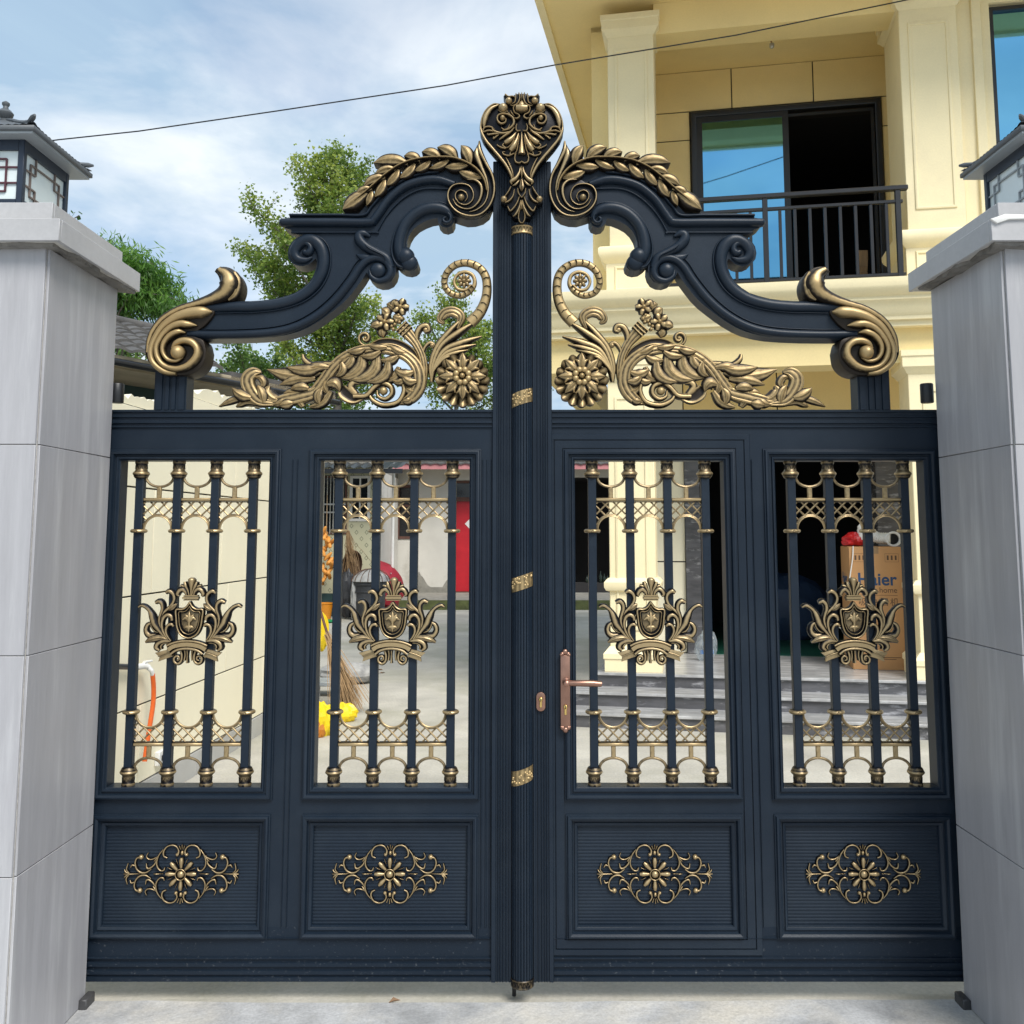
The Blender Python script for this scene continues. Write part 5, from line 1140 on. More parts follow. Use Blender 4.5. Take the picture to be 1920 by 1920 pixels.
def finial():
    y0 = -0.050; Z, W = conv(880, 160, 6.4, y0); mb = MB(); CX = 628
    half = [(628, 95), (585, 96), (545, 108), (500, 140), (455, 135), (425, 108), (410, 125), (425, 165), (432, 215), (405, 235), (330, 228), (255, 258), (190, 315), (145, 395), (124, 490), (130, 570), (165, 655), (230, 745), (310, 840), (385, 925), (445, 1005), (490, 1080), (505, 1140), (492, 1195), (480, 1245), (430, 1310), (378, 1365), (375, 1405), (410, 1425), (455, 1440), (465, 1510), (500, 1535), (525, 1590), (575, 1600), (595, 1655), (628, 1670)]
    full = half + [(2 * CX - X, Y) for X, Y in half[-2:0:-1]]
    mb.plate([Z(*p) for p in full], y0, y0 + 0.045, 0.0, bev=0.004)
    k = dict(n=6, m=8)
    def two(path, w, h, prof=p_med, dy=0.0):
        for q in (path, [(2 * CX - X, Y) for X, Y in path]): draw(mb, Z, W, q, [v * 1.45 for v in w], h, y0 + dy, prof, **k)
    def one(path, w, h, prof=p_med, dy=0.0): draw(mb, Z, W, path, [v * 1.15 for v in w], h, y0 + dy, prof, **k)
    def ball(X, Y, r, h, ry=None):
        for x in ((X, 2 * CX - X) if X != CX else (X,)):
            p = Z(x, Y); mb.dome(p[0], p[1], W(r), h, y0 - 0.004, rz=W(ry or r), n=16, rings=5)
    two([(350, 245), (265, 290), (205, 370), (180, 455), (175, 530)], [16, 40, 52, 46, 14], 0.014)
    two([(375, 238), (290, 240), (205, 305), (155, 400), (138, 500), (150, 580), (200, 680), (290, 790), (380, 895), (450, 990), (500, 1090), (512, 1140)], [10, 16, 16, 16, 18, 26, 30, 32, 32, 30, 26, 14], 0.016)
    two([(440, 880), (480, 960), (515, 1050), (525, 1120)], [10, 18, 18, 10], 0.012)
    ball(472, 205, 44, 0.022); ball(405, 290, 60, 0.026)
    two([(345, 310), (400, 345), (460, 320)], [10, 16, 10], 0.012)
    one([(560, 295), (628, 300), (696, 295)], [70, 90, 70], 0.026, p_soft, -0.004)
    one([(628, 190), (628, 225), (628, 262)], [10, 60, 92], 0.018, p_soft)
    two([(560, 250), (530, 290), (545, 345), (590, 370), (600, 400), (565, 420), (530, 405)], [14, 16, 16, 16, 18, 18, 10], 0.016)
    two([(595, 105), (605, 170), (580, 235), (530, 262), (490, 250)], [12, 16, 16, 14, 8], 0.014)
    two([(560, 115), (555, 170), (545, 220), (510, 235)], [12, 14, 14, 8], 0.012)
    one([(628, 105), (628, 150), (628, 190)], [12, 16, 8], 0.014)
    two([(430, 120), (470, 150), (520, 145), (550, 160)], [14, 16, 14, 8], 0.012)
    two([(450, 330), (480, 360), (500, 390)], [10, 14, 10], 0.012); two([(495, 320), (515, 360), (540, 385)], [10, 14, 10], 0.012)
    # eye spirals
    two([(395, 560), (470, 545), (530, 490), (525, 420), (470, 375), (400, 362), (345, 385), (338, 440), (375, 480), (425, 470), (440, 430), (415, 400)], [10, 20, 26, 24, 22, 20, 20, 22, 22, 20, 16, 10], 0.020)
    ball(400, 412, 34, 0.022)
    two([(385, 525), (420, 550), (465, 530), (485, 480)], [12, 16, 14, 8], 0.012)
    # side leaves
    two([(540, 520), (490, 580), (430, 620), (360, 668)], [14, 22, 26, 14], 0.016); two([(520, 560), (440, 590), (360, 590), (290, 560), (270, 520)], [14, 22, 24, 22, 10], 0.016)
    two([(390, 595), (300, 600), (230, 610), (215, 590)], [16, 20, 20, 10], 0.014); two([(300, 570), (230, 560), (165, 575), (185, 525), (250, 515), (300, 540)], [14, 18, 14, 16, 18, 10], 0.014)
    two([(350, 610), (310, 640), (290, 655), (290, 625)], [14, 18, 14, 8], 0.012)
    # shell flutes
    one([(628, 575), (628, 680), (628, 780), (628, 845)], [14, 30, 62, 92], 0.026, p_soft)
    two([(592, 585), (568, 670), (530, 750), (492, 800)], [12, 34, 56, 40], 0.022, p_soft); two([(565, 570), (525, 630), (475, 680), (425, 705)], [12, 34, 52, 36], 0.020, p_soft)
    two([(615, 560), (570, 565), (560, 520), (572, 480)], [12, 16, 16, 10], 0.016)
    two([(600, 620), (585, 720), (570, 800), (540, 850)], [8, 12, 14, 10], 0.014); two([(545, 620), (520, 700), (470, 760), (430, 760)], [8, 12, 14, 8], 0.014)
    two([(430, 700), (400, 740), (440, 770), (400, 770), (340, 740), (335, 720)], [10, 16, 14, 16, 14, 8], 0.014); two([(500, 800), (490, 850), (540, 830), (480, 860), (420, 850), (400, 820), (430, 810)], [10, 14, 12, 16, 16, 14, 8], 0.014)
    two([(560, 830), (545, 890), (560, 940), (600, 950), (628, 930)], [10, 16, 18, 18, 14], 0.016)
    # pendant
    one([(628, 985), (628, 1060), (628, 1130)], [10, 30, 12], 0.020)
    two([(612, 990), (600, 1060), (560, 1130), (505, 1170), (510, 1200)], [10, 26, 40, 40, 14], 0.018); two([(600, 1150), (560, 1200), (520, 1215)], [14, 26, 10], 0.014)
    one([(628, 1110), (628, 1180), (628, 1240), (628, 1285)], [10, 50, 70, 6], 0.022, p_leaf)
    two([(580, 1250), (590, 1310), (628, 1360)], [10, 14, 10], 0.014)
    two([(500, 1230), (470, 1290), (425, 1350)], [12, 16, 12], 0.016); two([(540, 1260), (525, 1340), (480, 1400), (430, 1420)], [10, 16, 20, 16], 0.016); ball(415, 1380, 40, 0.022)
    two([(600, 1350), (570, 1430), (530, 1490), (490, 1520), (460, 1465)], [10, 16, 18, 16, 10], 0.016); two([(620, 1390), (600, 1480), (560, 1560), (525, 1585)], [10, 22, 24, 10], 0.018)
    one([(628, 1395), (628, 1450), (628, 1500)], [10, 26, 14], 0.016)
    two([(628, 1450), (598, 1530), (590, 1600), (605, 1650), (628, 1665)], [8, 12, 14, 12, 10], 0.014)
    return mb
finial().build('finial_crest', 'bronze', leafR)

# --- locks, bolt, hinges -------------------------------------------
lp = MB(); x0, zc = G(1060, 1295, -0.02)[0], G(1060, 1295, -0.02)[1]; h = 0.118
outl = [(x0 + a, zc + b) for a, b in ((-0.016, -h), (0.016, -h), (0.016, h), (-0.016, h))]
lp.plate(outl, -0.026, -0.004, 0.5, bev=0.002)
for sg in (1, -1):
    for a, r in ((0, .010), (-.010, .008), (.010, .008), (-.014, .005), (.014, .005)): lp.dome(x0 + a, zc + sg * (h + 0.010 - abs(a) * .7), r, 0.006, -0.020, n=10, rings=3)
lp = lp.build('door_handle', 'copper', door)
hd = MB(); zh = G(1066, 1280, -0.05)[1]
hd.lathe((x0 + 0.002, -0.027, zh), [(0.013, 0.0), (0.013, -0.006), (0.009, -0.010), (0.009, -0.045), (0.0095, -0.052), (0.004, -0.056)], 16, None, 'y')
hd.tube([(x0 + 0.002, -0.066, zh), (x0 + 0.03, -0.070, zh + 0.001), (x0 + 0.06, -0.071, zh + 0.001), (x0 + 0.09, -0.068, zh), (x0 + 0.118, -0.066, zh - 0.002)], [0.009, 0.010, 0.011, 0.0115, 0.009], 12)
hd.build('lever', 'copper', door)
def keyhole(x, z, y, par):
    k = MB(); k.dome(x, z + 0.008, 0.0075, 0.004, y, n=14, rings=3); k.box(x - 0.004, x + 0.004, y - 0.005, y, z - 0.018, z + 0.002, .5, 0.001); k.build('key_cylinder', 'brass', par)
    s_ = MB(); s_.box(x - 0.0012, x + 0.0012, y - 0.0082, y - 0.006, z + 0.002, z + 0.013); s_.build('key_slot', 'black', par)
keyhole(x0, G(1060, 1330, -0.026)[1], -0.026, door)
xl, zl = G(1014, 1316, -0.02); ov = [(xl + 0.0155 * math.cos(t), zl + (0.016 if math.sin(t) > 0 else -0.016) + 0.0155 * math.sin(t)) for t in (2 * math.pi * i / 32 for i in range(32))]
MB().plate(ov, -0.020, -0.006, 0.5, bev=0.002).build('lock_escutcheon', 'copper', leafR); keyhole(xl, zl, -0.020, leafR)
MB().tube([(-0.027, 0.03, 0.004), (-0.027, 0.03, 0.09)], 0.007, 10).build('drop_bolt', 'black', leafL)
for sg, par in ((-1, leafL), (1, leafR)):
    z = G(220, 738)[1]
    MB().lathe((sg * 1.412, -0.006, z), [(0.020, -0.034), (0.022, -0.031), (0.022, 0.031), (0.020, 0.034)], 18).build('hinge_barrel', 'black', par)
# =================================================================== TREES
def leafmat(name, a, b, c):
    m = bpy.data.materials.new(name); m.use_nodes = True; N, L = m.node_tree.nodes, m.node_tree.links
    bs = N['Principled BSDF']; bs.inputs['Roughness'].default_value = 0.5
    at = N.new('ShaderNodeAttribute'); at.attribute_name = 'patina'
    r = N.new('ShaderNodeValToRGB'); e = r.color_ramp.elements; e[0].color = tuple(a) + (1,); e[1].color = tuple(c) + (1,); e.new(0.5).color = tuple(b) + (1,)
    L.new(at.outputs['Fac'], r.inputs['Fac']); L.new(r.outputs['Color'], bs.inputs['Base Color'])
    tr = N.new('ShaderNodeBsdfTranslucent'); L.new(r.outputs['Color'], tr.inputs['Color'])
    mx = N.new('ShaderNodeMixShader'); mx.inputs[0].default_value = 0.5
    L.new(bs.outputs[0], mx.inputs[1]); L.new(tr.outputs[0], mx.inputs[2]); L.new(mx.outputs[0], N['Material Output'].inputs['Surface'])
    return m
M['ginkgo'] = leafmat('ginkgo_leaf', (0.09, 0.17, 0.03), (0.23, 0.33, 0.06), (0.42, 0.48, 0.10))
M['broadleaf'] = leafmat('broad_leaf', (0.06, 0.13, 0.03), (0.13, 0.24, 0.05), (0.24, 0.35, 0.08))
M['bamboo'] = leafmat('bamboo_leaf', (0.035, 0.10, 0.012), (0.09, 0.22, 0.03), (0.20, 0.36, 0.06))
M['bark'] = pmat('grey_bark', (0.12, 0.105, 0.085), rough=0.9, var=0.3, scale=8, stretch=(3, 3, 0.6), bump=0.5, bscale=30)
def leaves(pts, rr, size, prof, mat, name, parent, droop=0.0, thin=0.5):
    vs, fs, pp = [], [], []
    for (x, y, z, g) in pts:
        s = size * rr.uniform(0.6, 1.25); o = len(vs)
        d = Vector((rr.gauss(0, 1), rr.gauss(0, 1), rr.gauss(0, 0.7) - droop)).normalized(); u = d.cross(Vector((rr.gauss(0, 1), rr.gauss(0, 1), rr.gauss(0, 1)))).normalized()
        p = Vector((x, y, z)); w = s * thin
        q = [p, p + d * s * .55 + u * w, p + d * s, p + d * s * .55 - u * w] if prof == 'oval' else [p, p + d * s * .8 + u * w, p + d * s * .88, p + d * s * .8 - u * w]
        vs += [tuple(k) for k in q]; fs.append((o, o + 1, o + 2, o + 3)); v = min(1, max(0, g + rr.gauss(0, .18))); pp += [v] * 4
    mb = MB(); mb.add(vs, fs, pp); return mb.build(name, mat, parent, recalc=False)
def tree(name, label, Y, base_px, tips, mat, size, per, spread, seed, prof='oval', trunk_r=0.16, droop=0.0, thin=0.5, forks=None, depth=1.3):
    rr = random.Random(seed); bx = at_y(base_px[0], base_px[1], Y).x
    t = thing(name, label, 'tree', (bx, Y, -0.02)); tr = MB()
    P = [at_y(px, py + max(0, (460 - py) * 0.13), Y) for px, py in tips]; top = max(P, key=lambda q: q.z)
    H = top.z; axis = [Vector((bx + (top.x - bx) * f ** 1.5 + 0.06 * math.sin(f * 7 + seed), Y + 0.05 * math.sin(f * 5), H * f)) for f in (0, .15, .3, .45, .6, .75, .88, 1)]
    off = Vector((bx, Y, -0.02)); loc = lambda v: tuple(v - off)
    tr.tube([loc(v) for v in axis], [trunk_r * (1 - .93 * f) for f in (0, .15, .3, .45, .6, .75, .88, 1)], 9)
    pts = []
    for p in P:
        yo = rr.gauss(0, depth * .5); zf = max(0.10, min(0.93, (p.z - 0.55 * math.hypot(p.x - bx, yo) - 0.5) / H))
        k = zf * 7; i = min(6, int(k * 1.0)); fl = (0, .15, .3, .45, .6, .75, .88, 1)
        a = None
        for q in range(7):
            if fl[q] <= zf <= fl[q + 1]: a = axis[q].lerp(axis[q + 1], (zf - fl[q]) / (fl[q + 1] - fl[q]))
        a = a or axis[3]; e = Vector((p.x, p.y + yo, p.z)); mid = a.lerp(e, .5) + Vector((0, 0, -0.06 * (e - a).length + rr.uniform(-.1, .1)))
        line = [a, a.lerp(mid, .5), mid, mid.lerp(e, .5), e]; r0 = trunk_r * .30
        tr.tube([loc(v) for v in line], [r0, r0 * .75, r0 * .5, r0 * .32, r0 * .12], 6)
        L_ = (e - a).length; tone = rr.uniform(.25, .75)
        for _ in range(int(per * (0.4 + L_ * 0.5))):
            f = rr.betavariate(2.2, 1.3); c = a.lerp(e, f); sp = spread * (0.35 + 0.9 * (1 - f))
            g = Vector((rr.gauss(0, sp), rr.gauss(0, sp), rr.gauss(0, sp)))
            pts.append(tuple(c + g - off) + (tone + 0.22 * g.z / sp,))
        for _ in range(7):                    # side twigs carrying tufts
            f = rr.uniform(.3, .95); c = a.lerp(e, f); d = Vector((rr.gauss(0, 1), rr.gauss(0, 1), rr.gauss(.4, .6))).normalized() * rr.uniform(.3, .75) * (spread / .3)
            tr.tube([loc(c), loc(c + d * .5 + Vector((0, 0, -.02))), loc(c + d)], [.012, .008, .003], 4)
            for _ in range(int(per * .16)):
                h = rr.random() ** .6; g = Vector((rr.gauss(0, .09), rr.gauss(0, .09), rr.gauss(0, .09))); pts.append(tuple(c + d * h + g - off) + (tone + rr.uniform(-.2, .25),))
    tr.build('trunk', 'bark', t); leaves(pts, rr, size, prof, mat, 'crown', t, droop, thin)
    return t
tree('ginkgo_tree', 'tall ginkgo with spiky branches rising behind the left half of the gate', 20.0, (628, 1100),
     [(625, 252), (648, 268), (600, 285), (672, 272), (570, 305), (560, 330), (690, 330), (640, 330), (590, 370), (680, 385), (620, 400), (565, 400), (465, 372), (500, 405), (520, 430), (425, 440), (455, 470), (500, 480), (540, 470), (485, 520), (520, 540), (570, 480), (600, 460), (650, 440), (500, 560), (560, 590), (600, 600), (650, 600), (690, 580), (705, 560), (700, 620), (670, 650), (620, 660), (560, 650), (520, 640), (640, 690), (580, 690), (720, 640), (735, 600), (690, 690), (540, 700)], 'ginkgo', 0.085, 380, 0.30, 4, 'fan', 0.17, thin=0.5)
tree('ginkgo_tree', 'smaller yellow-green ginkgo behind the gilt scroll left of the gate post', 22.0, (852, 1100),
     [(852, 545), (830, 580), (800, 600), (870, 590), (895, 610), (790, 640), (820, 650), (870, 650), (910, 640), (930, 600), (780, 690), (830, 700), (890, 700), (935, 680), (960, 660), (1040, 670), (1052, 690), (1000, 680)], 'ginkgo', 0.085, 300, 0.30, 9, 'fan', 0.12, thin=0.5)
tree('leafy_tree', 'round dark green tree low behind the roofs under the pediment arm', 24.0, (470, 1100),
     [(445, 655), (470, 645), (490, 670), (420, 680), (455, 690), (510, 690), (530, 670), (560, 660), (410, 700), (600, 720), (640, 730), (560, 720), (500, 720), (700, 720), (740, 720)], 'broadleaf', 0.095, 210, 0.26, 14, 'oval', 0.10)
tree('leafy_tree', 'bush of small leaves above the grey roof beside the left pillar', 16.0, (245, 1100),
     [(228, 590), (250, 600), (270, 605), (215, 610), (240, 620), (265, 625), (205, 590), (190, 600)], 'broadleaf', 0.09, 90, 0.16, 21, 'oval', 0.07)
# bamboo: arching culms whose tips droop
rr = random.Random(31); bY = 12.0
bt = thing('bamboo_clump', 'bright green bamboo with drooping leaf sprays behind the left pillar', 'bamboo', (at_y(120, 1000, bY).x, bY, -0.02)); cul = MB(); pts = []
off = Vector((at_y(120, 1000, bY).x, bY, -0.02))
for i, (px, py) in enumerate([(345, 555), (330, 520), (300, 490), (270, 478), (235, 470), (352, 570), (310, 540), (280, 520), (250, 500), (225, 495), (290, 545), (260, 525), (235, 515), (325, 560), (215, 480), (305, 510), (228, 575)]):
    e = at_y(px, py + 12, bY + rr.uniform(-.7, .7)); b0 = off + Vector((rr.uniform(-.4, .4), rr.uniform(-.4, .4), 0)); top = Vector((b0.x + (e.x - b0.x) * .55, (b0.y + e.y) / 2, e.z + rr.uniform(.0, .12)))
    line = [b0, b0.lerp(top, .35) + Vector((-.1, 0, .3)), b0.lerp(top, .7) + Vector((-.12, 0, .16)), top, top.lerp(e, .55) + Vector((0, 0, .12)), e]
    line = [Vector(q) for q in cat([tuple(v) for v in line], 5)]
    cul.tube([tuple(v - off) for v in line], [.022 - .020 * k / len(line) for k in range(len(line))], 6)
    for k in range(int(len(line) * .58), len(line)):
        for _ in range(60):
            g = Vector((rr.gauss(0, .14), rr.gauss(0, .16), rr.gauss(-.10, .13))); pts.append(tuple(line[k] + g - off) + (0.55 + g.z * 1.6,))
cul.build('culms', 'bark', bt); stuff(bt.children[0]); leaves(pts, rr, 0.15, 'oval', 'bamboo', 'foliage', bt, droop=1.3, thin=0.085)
tw_ = MB(); p0 = at_y(140, 412, 3.0); o = tag(tw_.tube([tuple(p0 + Vector((-.3, 0, -.25))), tuple(p0 + Vector((-.1, 0, -.05))), tuple(p0 + Vector((.03, 0, .03)))], .004, 5).build('twig', 'bark'), 'small leafy twig poking out behind the left pillar coping', 'twig')
rr = random.Random(5); leaves([tuple(p0 + Vector((rr.uniform(-.12, .05), rr.gauss(0, .02), rr.uniform(-.08, .05)))) + (.2,) for _ in range(22)], rr, .035, 'oval', 'broadleaf', 'leaf_spray', o)

# =================================================================== WIRE AND SMALL THINGS
wp = [(-260, 312), (110, 262), (260, 246), (520, 208), (837, 160), (1040, 122), (1380, 66), (1690, 2), (1900, -42)]
w_ = MB().tube([tuple(at_y(px, py, 4.6)) for px, py in wp], 0.006, 5).build('overhead_wire', 'frameblk'); tag(w_, 'single thin overhead wire crossing the sky to the house', 'wire')

M['orange'] = pmat('orange_hose', (0.72, 0.13, 0.02), rough=0.35, var=0.08)
M['plwhite'] = pmat('white_plastic', (0.74, 0.74, 0.72), rough=0.35, var=0.05)
def WL(px, py, off):
    d = ray(px, py); t = (-2.2475 + off + S_ * CAM.y - CAM.x) / (d.x - S_ * d.y); return CAM + d * t
tp = thing('wall_tap', 'white plastic tap on a black pipe on the cream wall', 'tap', WL(268, 1250, 0.03))
o0 = WL(268, 1250, 0.03); rel = lambda p: tuple(p - o0)
MB().tube([rel(WL(205, 1249, .035)), rel(WL(256, 1251, .035))], .016, 10).build('pipe', 'frameblk', tp)
b = MB().tube([rel(WL(254, 1251, .035)), rel(WL(268, 1249, .04)), rel(WL(277, 1250, .05)), rel(WL(284, 1257, .07)), rel(WL(286, 1265, .07))], [.018, .017, .016, .013, .012], 12)
b.tube([rel(WL(273, 1252, .045)), rel(WL(274, 1243, .045))], .010, 10); b.build('body', 'plwhite', tp)
MB().tube([rel(WL(270, 1242, .045)), rel(WL(285, 1239, .05))], [.009, .006], 8).build('handle', 'plwhite', tp)
hs_ = MB().tube(cat([tuple(WL(px, py, .07)) for px, py in ((286, 1263), (288, 1290), (287, 1320), (281, 1360), (275, 1400), (271, 1428))], 4), .013, 10).build('garden_hose', 'orange'); tag(hs_, 'short orange hose hanging down from the white wall tap', 'hose')
sk = thing('wall_socket', 'small pale fitting low on the cream wall behind the hose', 'socket', WL(296, 1420, 0.0)); MB().box(0, .03, -.05, .05, -.04, .04, 0, .004).build('cover', 'plwhite', sk); MB().box(.0305, .04, -.02, .0, -.015, .015, 0, .002).build('plug', 'frameblk', sk); sk.rotation_euler = (0, 0, -math.atan(S_))

# --- cardboard box on the porch --------------------------------------
M['card'] = pmat('brown_cardboard', (0.50, 0.27, 0.115), rough=0.8, var=0.08, scale=3, bump=0.05, bscale=60)
M['print'] = pmat('blue_print', (0.018, 0.06, 0.15), rough=0.7, var=0.05)
M['printk'] = pmat('brown_black_print', (0.10, 0.055, 0.03), rough=0.7, var=0.05)
M['redcloth'] = pmat('red_plastic', (0.50, 0.010, 0.016), rough=0.4, var=0.15, scale=10)
MW = Matrix.Translation(HO) @ Matrix.Rotation(HA, 4, 'Z')
def hloc(u, v, z): return MW @ Vector((u, v, z))
BX = thing('cardboard_box', 'tall brown cardboard appliance box with blue lettering on the porch', 'box', hloc(2.235, 1.20, 0.3445), HA)
BW, BD, BH = 0.435, 0.52, 1.06
MB().box(0, BW, 0, BD, 0, BH, 0, 0.003).build('carton', 'card', BX)
MB().box(BW / 2 - .03, BW / 2 + .03, -.0006, BD + .001, BH - .06, BH + .0012).build('packing_tape', 'plank', BX)
def text(s_, size, x, z, mat, parent, face='front', sx=1.0, right=False, bold=0.0):
    cu = bpy.data.curves.new('lettering', 'FONT'); cu.body = s_; cu.size = size; cu.extrude = 0.0003; cu.offset = bold
    cu.align_x = 'RIGHT' if right else 'LEFT'; tmp = bpy.data.objects.new('tmp_text', cu); COL.objects.link(tmp)
    dg = bpy.context.evaluated_depsgraph_get(); me = bpy.data.meshes.new_from_object(tmp.evaluated_get(dg)); bpy.data.objects.remove(tmp); me.name = 'lettering'
    o = put('lettering', me, mat, parent)
    o.rotation_euler = (R(90), 0, 0) if face == 'front' else (R(90), 0, R(-90)); o.scale = (sx, 1, 1)
    o.location = (x, -0.0008, z) if face == 'front' else (-0.0008, x, z)
    return o
text('Haier', 0.150, 0.388, 0.728, 'print', BX, right=True, bold=0.003, sx=0.97)
text('smart home', 0.068, 0.392, 0.662, 'printk', BX, right=True, sx=0.97)
MB().box(.06, .392, -.0010, -.0004, .638, .641).build('printed_line', 'printk', BX)
for i, ch in enumerate('吸油烟机'): text(ch, 0.075, 0.062 + i * .088, 0.555, 'printk', BX)
for x0 in (0.03, 0.30):
    f = MB().frame(x0, x0 + .11, .93, 1.00, [(0, -.0008), (.002, -.0008)]); f.build('printed_frame', 'printk', BX, recalc=False)
    for k in range(3): MB().box(x0 + .015 + k * .033, x0 + .03 + k * .033, -.0010, -.0004, .945, .985).build('printed_mark', 'printk', BX)
text('Haier', 0.130, 0.46, 0.735, 'print', BX, face='side', bold=0.003); MB().box(-.0010, -.0004, .08, .40, .66, .69).build('printed_line', 'printk', BX)
for z, w in ((.105, .24), (.09, .20)): MB().box(.16, .16 + w, -.0010, -.0004, z, z + .005).build('printed_line', 'printk', BX)
def crumple(name, mat, c, r, seed, amp=0.25, flat=0.0, parent=None, n=13):
    rr_ = random.Random(seed); ph = [(rr_.uniform(1, 5), rr_.uniform(1, 5), rr_.uniform(0, 6)) for _ in range(9)]; vs = []; fs = []
    for j in range(n + 1):
        th = math.pi * j / n
        for i in range(2 * n):
            fi = math.pi * i / n; x, y, z = math.sin(th) * math.cos(fi), math.sin(th) * math.sin(fi), math.cos(th)
            k = 1 + amp * sum(abs(math.sin(a * x * 1.7 + b_ * y * 1.3 + d_ + a * b_ * .3 * z)) - .6 for a, b_, d_ in ph) / 4
            q = [x * k * r[0], y * k * r[1], z * k * r[2]]; q[2] = max(q[2], -r[2] * (1 - flat)); vs.append((c[0] + q[0], c[1] + q[1], c[2] + q[2]))
    for j in range(n):
        for i in range(2 * n): fs.append((j * 2 * n + i, (j + 1) * 2 * n + i, (j + 1) * 2 * n + (i + 1) % (2 * n), j * 2 * n + (i + 1) % (2 * n)))
    mb = MB(); mb.add(vs, fs); return mb.build(name, mat, parent, recalc=True, angle=16)
p = hloc(2.32, 1.40, .3445 + BH + .055); o = crumple('red_bag', 'redcloth', (0, 0, 0), (.11, .09, .07), 3, .45, .35); o.location = p; tag(o, 'crumpled red bag lying on top of the cardboard box', 'bag')
ho = thing('hose_coil', 'white corrugated hose bent on top of the cardboard box', 'hose', hloc(2.50, 1.34, .3445 + BH), HA)
b = MB(); ring = [(-.12 + .0, .02, .06 + .10 * 0), (-.11, .02, .17), (-.06, .0, .12), (.0, -.01, .08), (.06, -.02, .075), (.11, -.04, .072)]
b.tube(cat(ring, 8), [(.052 if k % 2 else .047) for k in range(41)], 14); b.build('tube', 'plwhite', ho)
b = MB(); t_ = [(.125 , -.06 + .0, .07)]; b.lathe((.125, -.055, .068), [(.050, .02), (.066, .02), (.068, -.02), (.062, -.024), (.050, -.02), (.046, .018)], 22, None, 'y'); b.build('collar', 'plwhite', ho)
MB().lathe((.125, -.062, .068), [(.046, .012), (.001, .012)], 20, None, 'y').build('bore', 'frameblk', ho)
o = MB().tube(cat([tuple(hloc(2.27, 1.19, 1.41)), tuple(hloc(2.26, 1.18, 1.3)), tuple(hloc(2.225, 1.18, 1.1)), tuple(hloc(2.22, 1.18, 1.0))], 4), .005, 6).build('white_cord', 'plwhite'); tag(o, 'white cord hanging over the corner of the cardboard box', 'cord')
# plastic bag with bottles by the entrance jamb
def clearmat():
    m = bpy.data.materials.new('thin_clear_plastic'); m.use_nodes = True; N, L = m.node_tree.nodes, m.node_tree.links; b_ = N['Principled BSDF']
    b_.inputs['Base Color'].default_value = (.5, .56, .6, 1); b_.inputs['Roughness'].default_value = .15; b_.inputs['Alpha'].default_value = .3; return m
M['clear'] = clearmat(); M['bluecap'] = pmat('blue_label', (.05, .22, .62), rough=.4)
pb = hloc(0.98, 1.55, .345); bg = thing('plastic_bag', 'clear plastic bag of water bottles beside the entrance jamb', 'bag', pb, HA); crumple('film', 'clear', (0, 0, .12), (.085, .08, .14), 8, .5, .1, bg)
for i, (x, y, z) in enumerate(((-.03, 0, .02), (.04, .02, .02), (0, -.03, .10))):
    bo = MB().lathe((x, y, z), [(.026, 0), (.028, .01), (.028, .10), (.012, .135), (.012, .15)], 12).build('bottle', 'clear', bg); MB().lathe((x, y, z), [(.0285, .04), (.0285, .075)], 12).build('label', 'bluecap', bo)
# things in the dark room
M['tarp'] = pmat('navy_tarpaulin', (0.03, 0.06, 0.13), rough=.5, var=.3, scale=4)
o = crumple('tarp_heap', 'tarp', (0, 0, .3), (.55, .4, .42), 12, .18, .25); o.location = hloc(1.85, 3.7, .35); tag(o, 'dark blue tarpaulin heap inside the unlit entrance hall', 'tarpaulin')
# planks inside the balcony doorway
for i, (u, w_2, h_, a, y) in enumerate(((2.56, .05, .62, 7, .10), (2.62, .045, .80, 3, .16), (2.67, .05, .55, -4, .12), (2.60, .06, .42, 12, .20))):
    o = MB().box(-w_2, w_2, -.012, .012, 0, h_, 0, .002).build('wood_plank', 'plank'); o.location = hloc(u, 2.2 + y, 3.636); o.rotation_euler = (R(-5), R(a), HA)
    tag(o, ['tilted raw plank second from the left in the balcony doorway', 'tallest raw plank leaning in the balcony doorway', 'rightmost raw plank in the balcony doorway', 'shortest and most tilted plank in the balcony doorway'][i], 'plank', 'planks leaning in the balcony doorway')
pbz = at_y(1447, 84, 6.0); bl = thing('hanging_bulb', 'bare bulb holder hanging from the balcony ceiling', 'bulb', hloc(1.72, 1.45, 6.37))
MB().tube([(-.02, 0, .0), (-.005, 0, -.05), (.005, 0, -.10)], .006, 6).build('flex', 'plank', bl); MB().lathe((.006, 0, -.13), [(.010, .03), (.024, .02), (.026, -.005), (.018, -.02), (.006, -.028)], 14).build('bulb', 'steel', bl)

# --- clutter in front of the tiled wing ---------------------------------
M['corn'] = pmat('dried_corn', (0.62, 0.27, 0.05), rough=.6, var=.2, scale=20, bump=.6, bscale=120, rnd=.15)
M['straw'] = pmat('dry_straw', (0.30, 0.195, 0.10), rough=.85, var=.3, scale=10, rnd=.15)
M['wicker'] = pmat('dark_wicker', (0.10, 0.055, 0.035), rough=.8, var=.35, scale=30, bump=.5, bscale=80)
M['blackpl'] = pmat('worn_black_plastic', (0.035, 0.037, 0.042), rough=.5, var=.25, scale=5)
M['yellowc'] = pmat('yellow_plastic', (0.78, 0.56, 0.01), rough=.4, var=.12, scale=8)
M['amber'] = pmat('amber_lining', (0.42, 0.15, 0.015), rough=.5, var=.2)
M['orangepl'] = pmat('orange_bucket', (0.66, 0.25, 0.02), rough=.4, var=.15, scale=6)
M['greenpl'] = pmat('green_plastic', (0.01, 0.22, 0.08), rough=.4, var=.15)
M['sack'] = pmat('grey_white_sack', (0.36, 0.36, 0.35), rough=.8, var=.3, scale=6, bump=.4, bscale=40, tint=(.16, .16, .165), tscale=5)
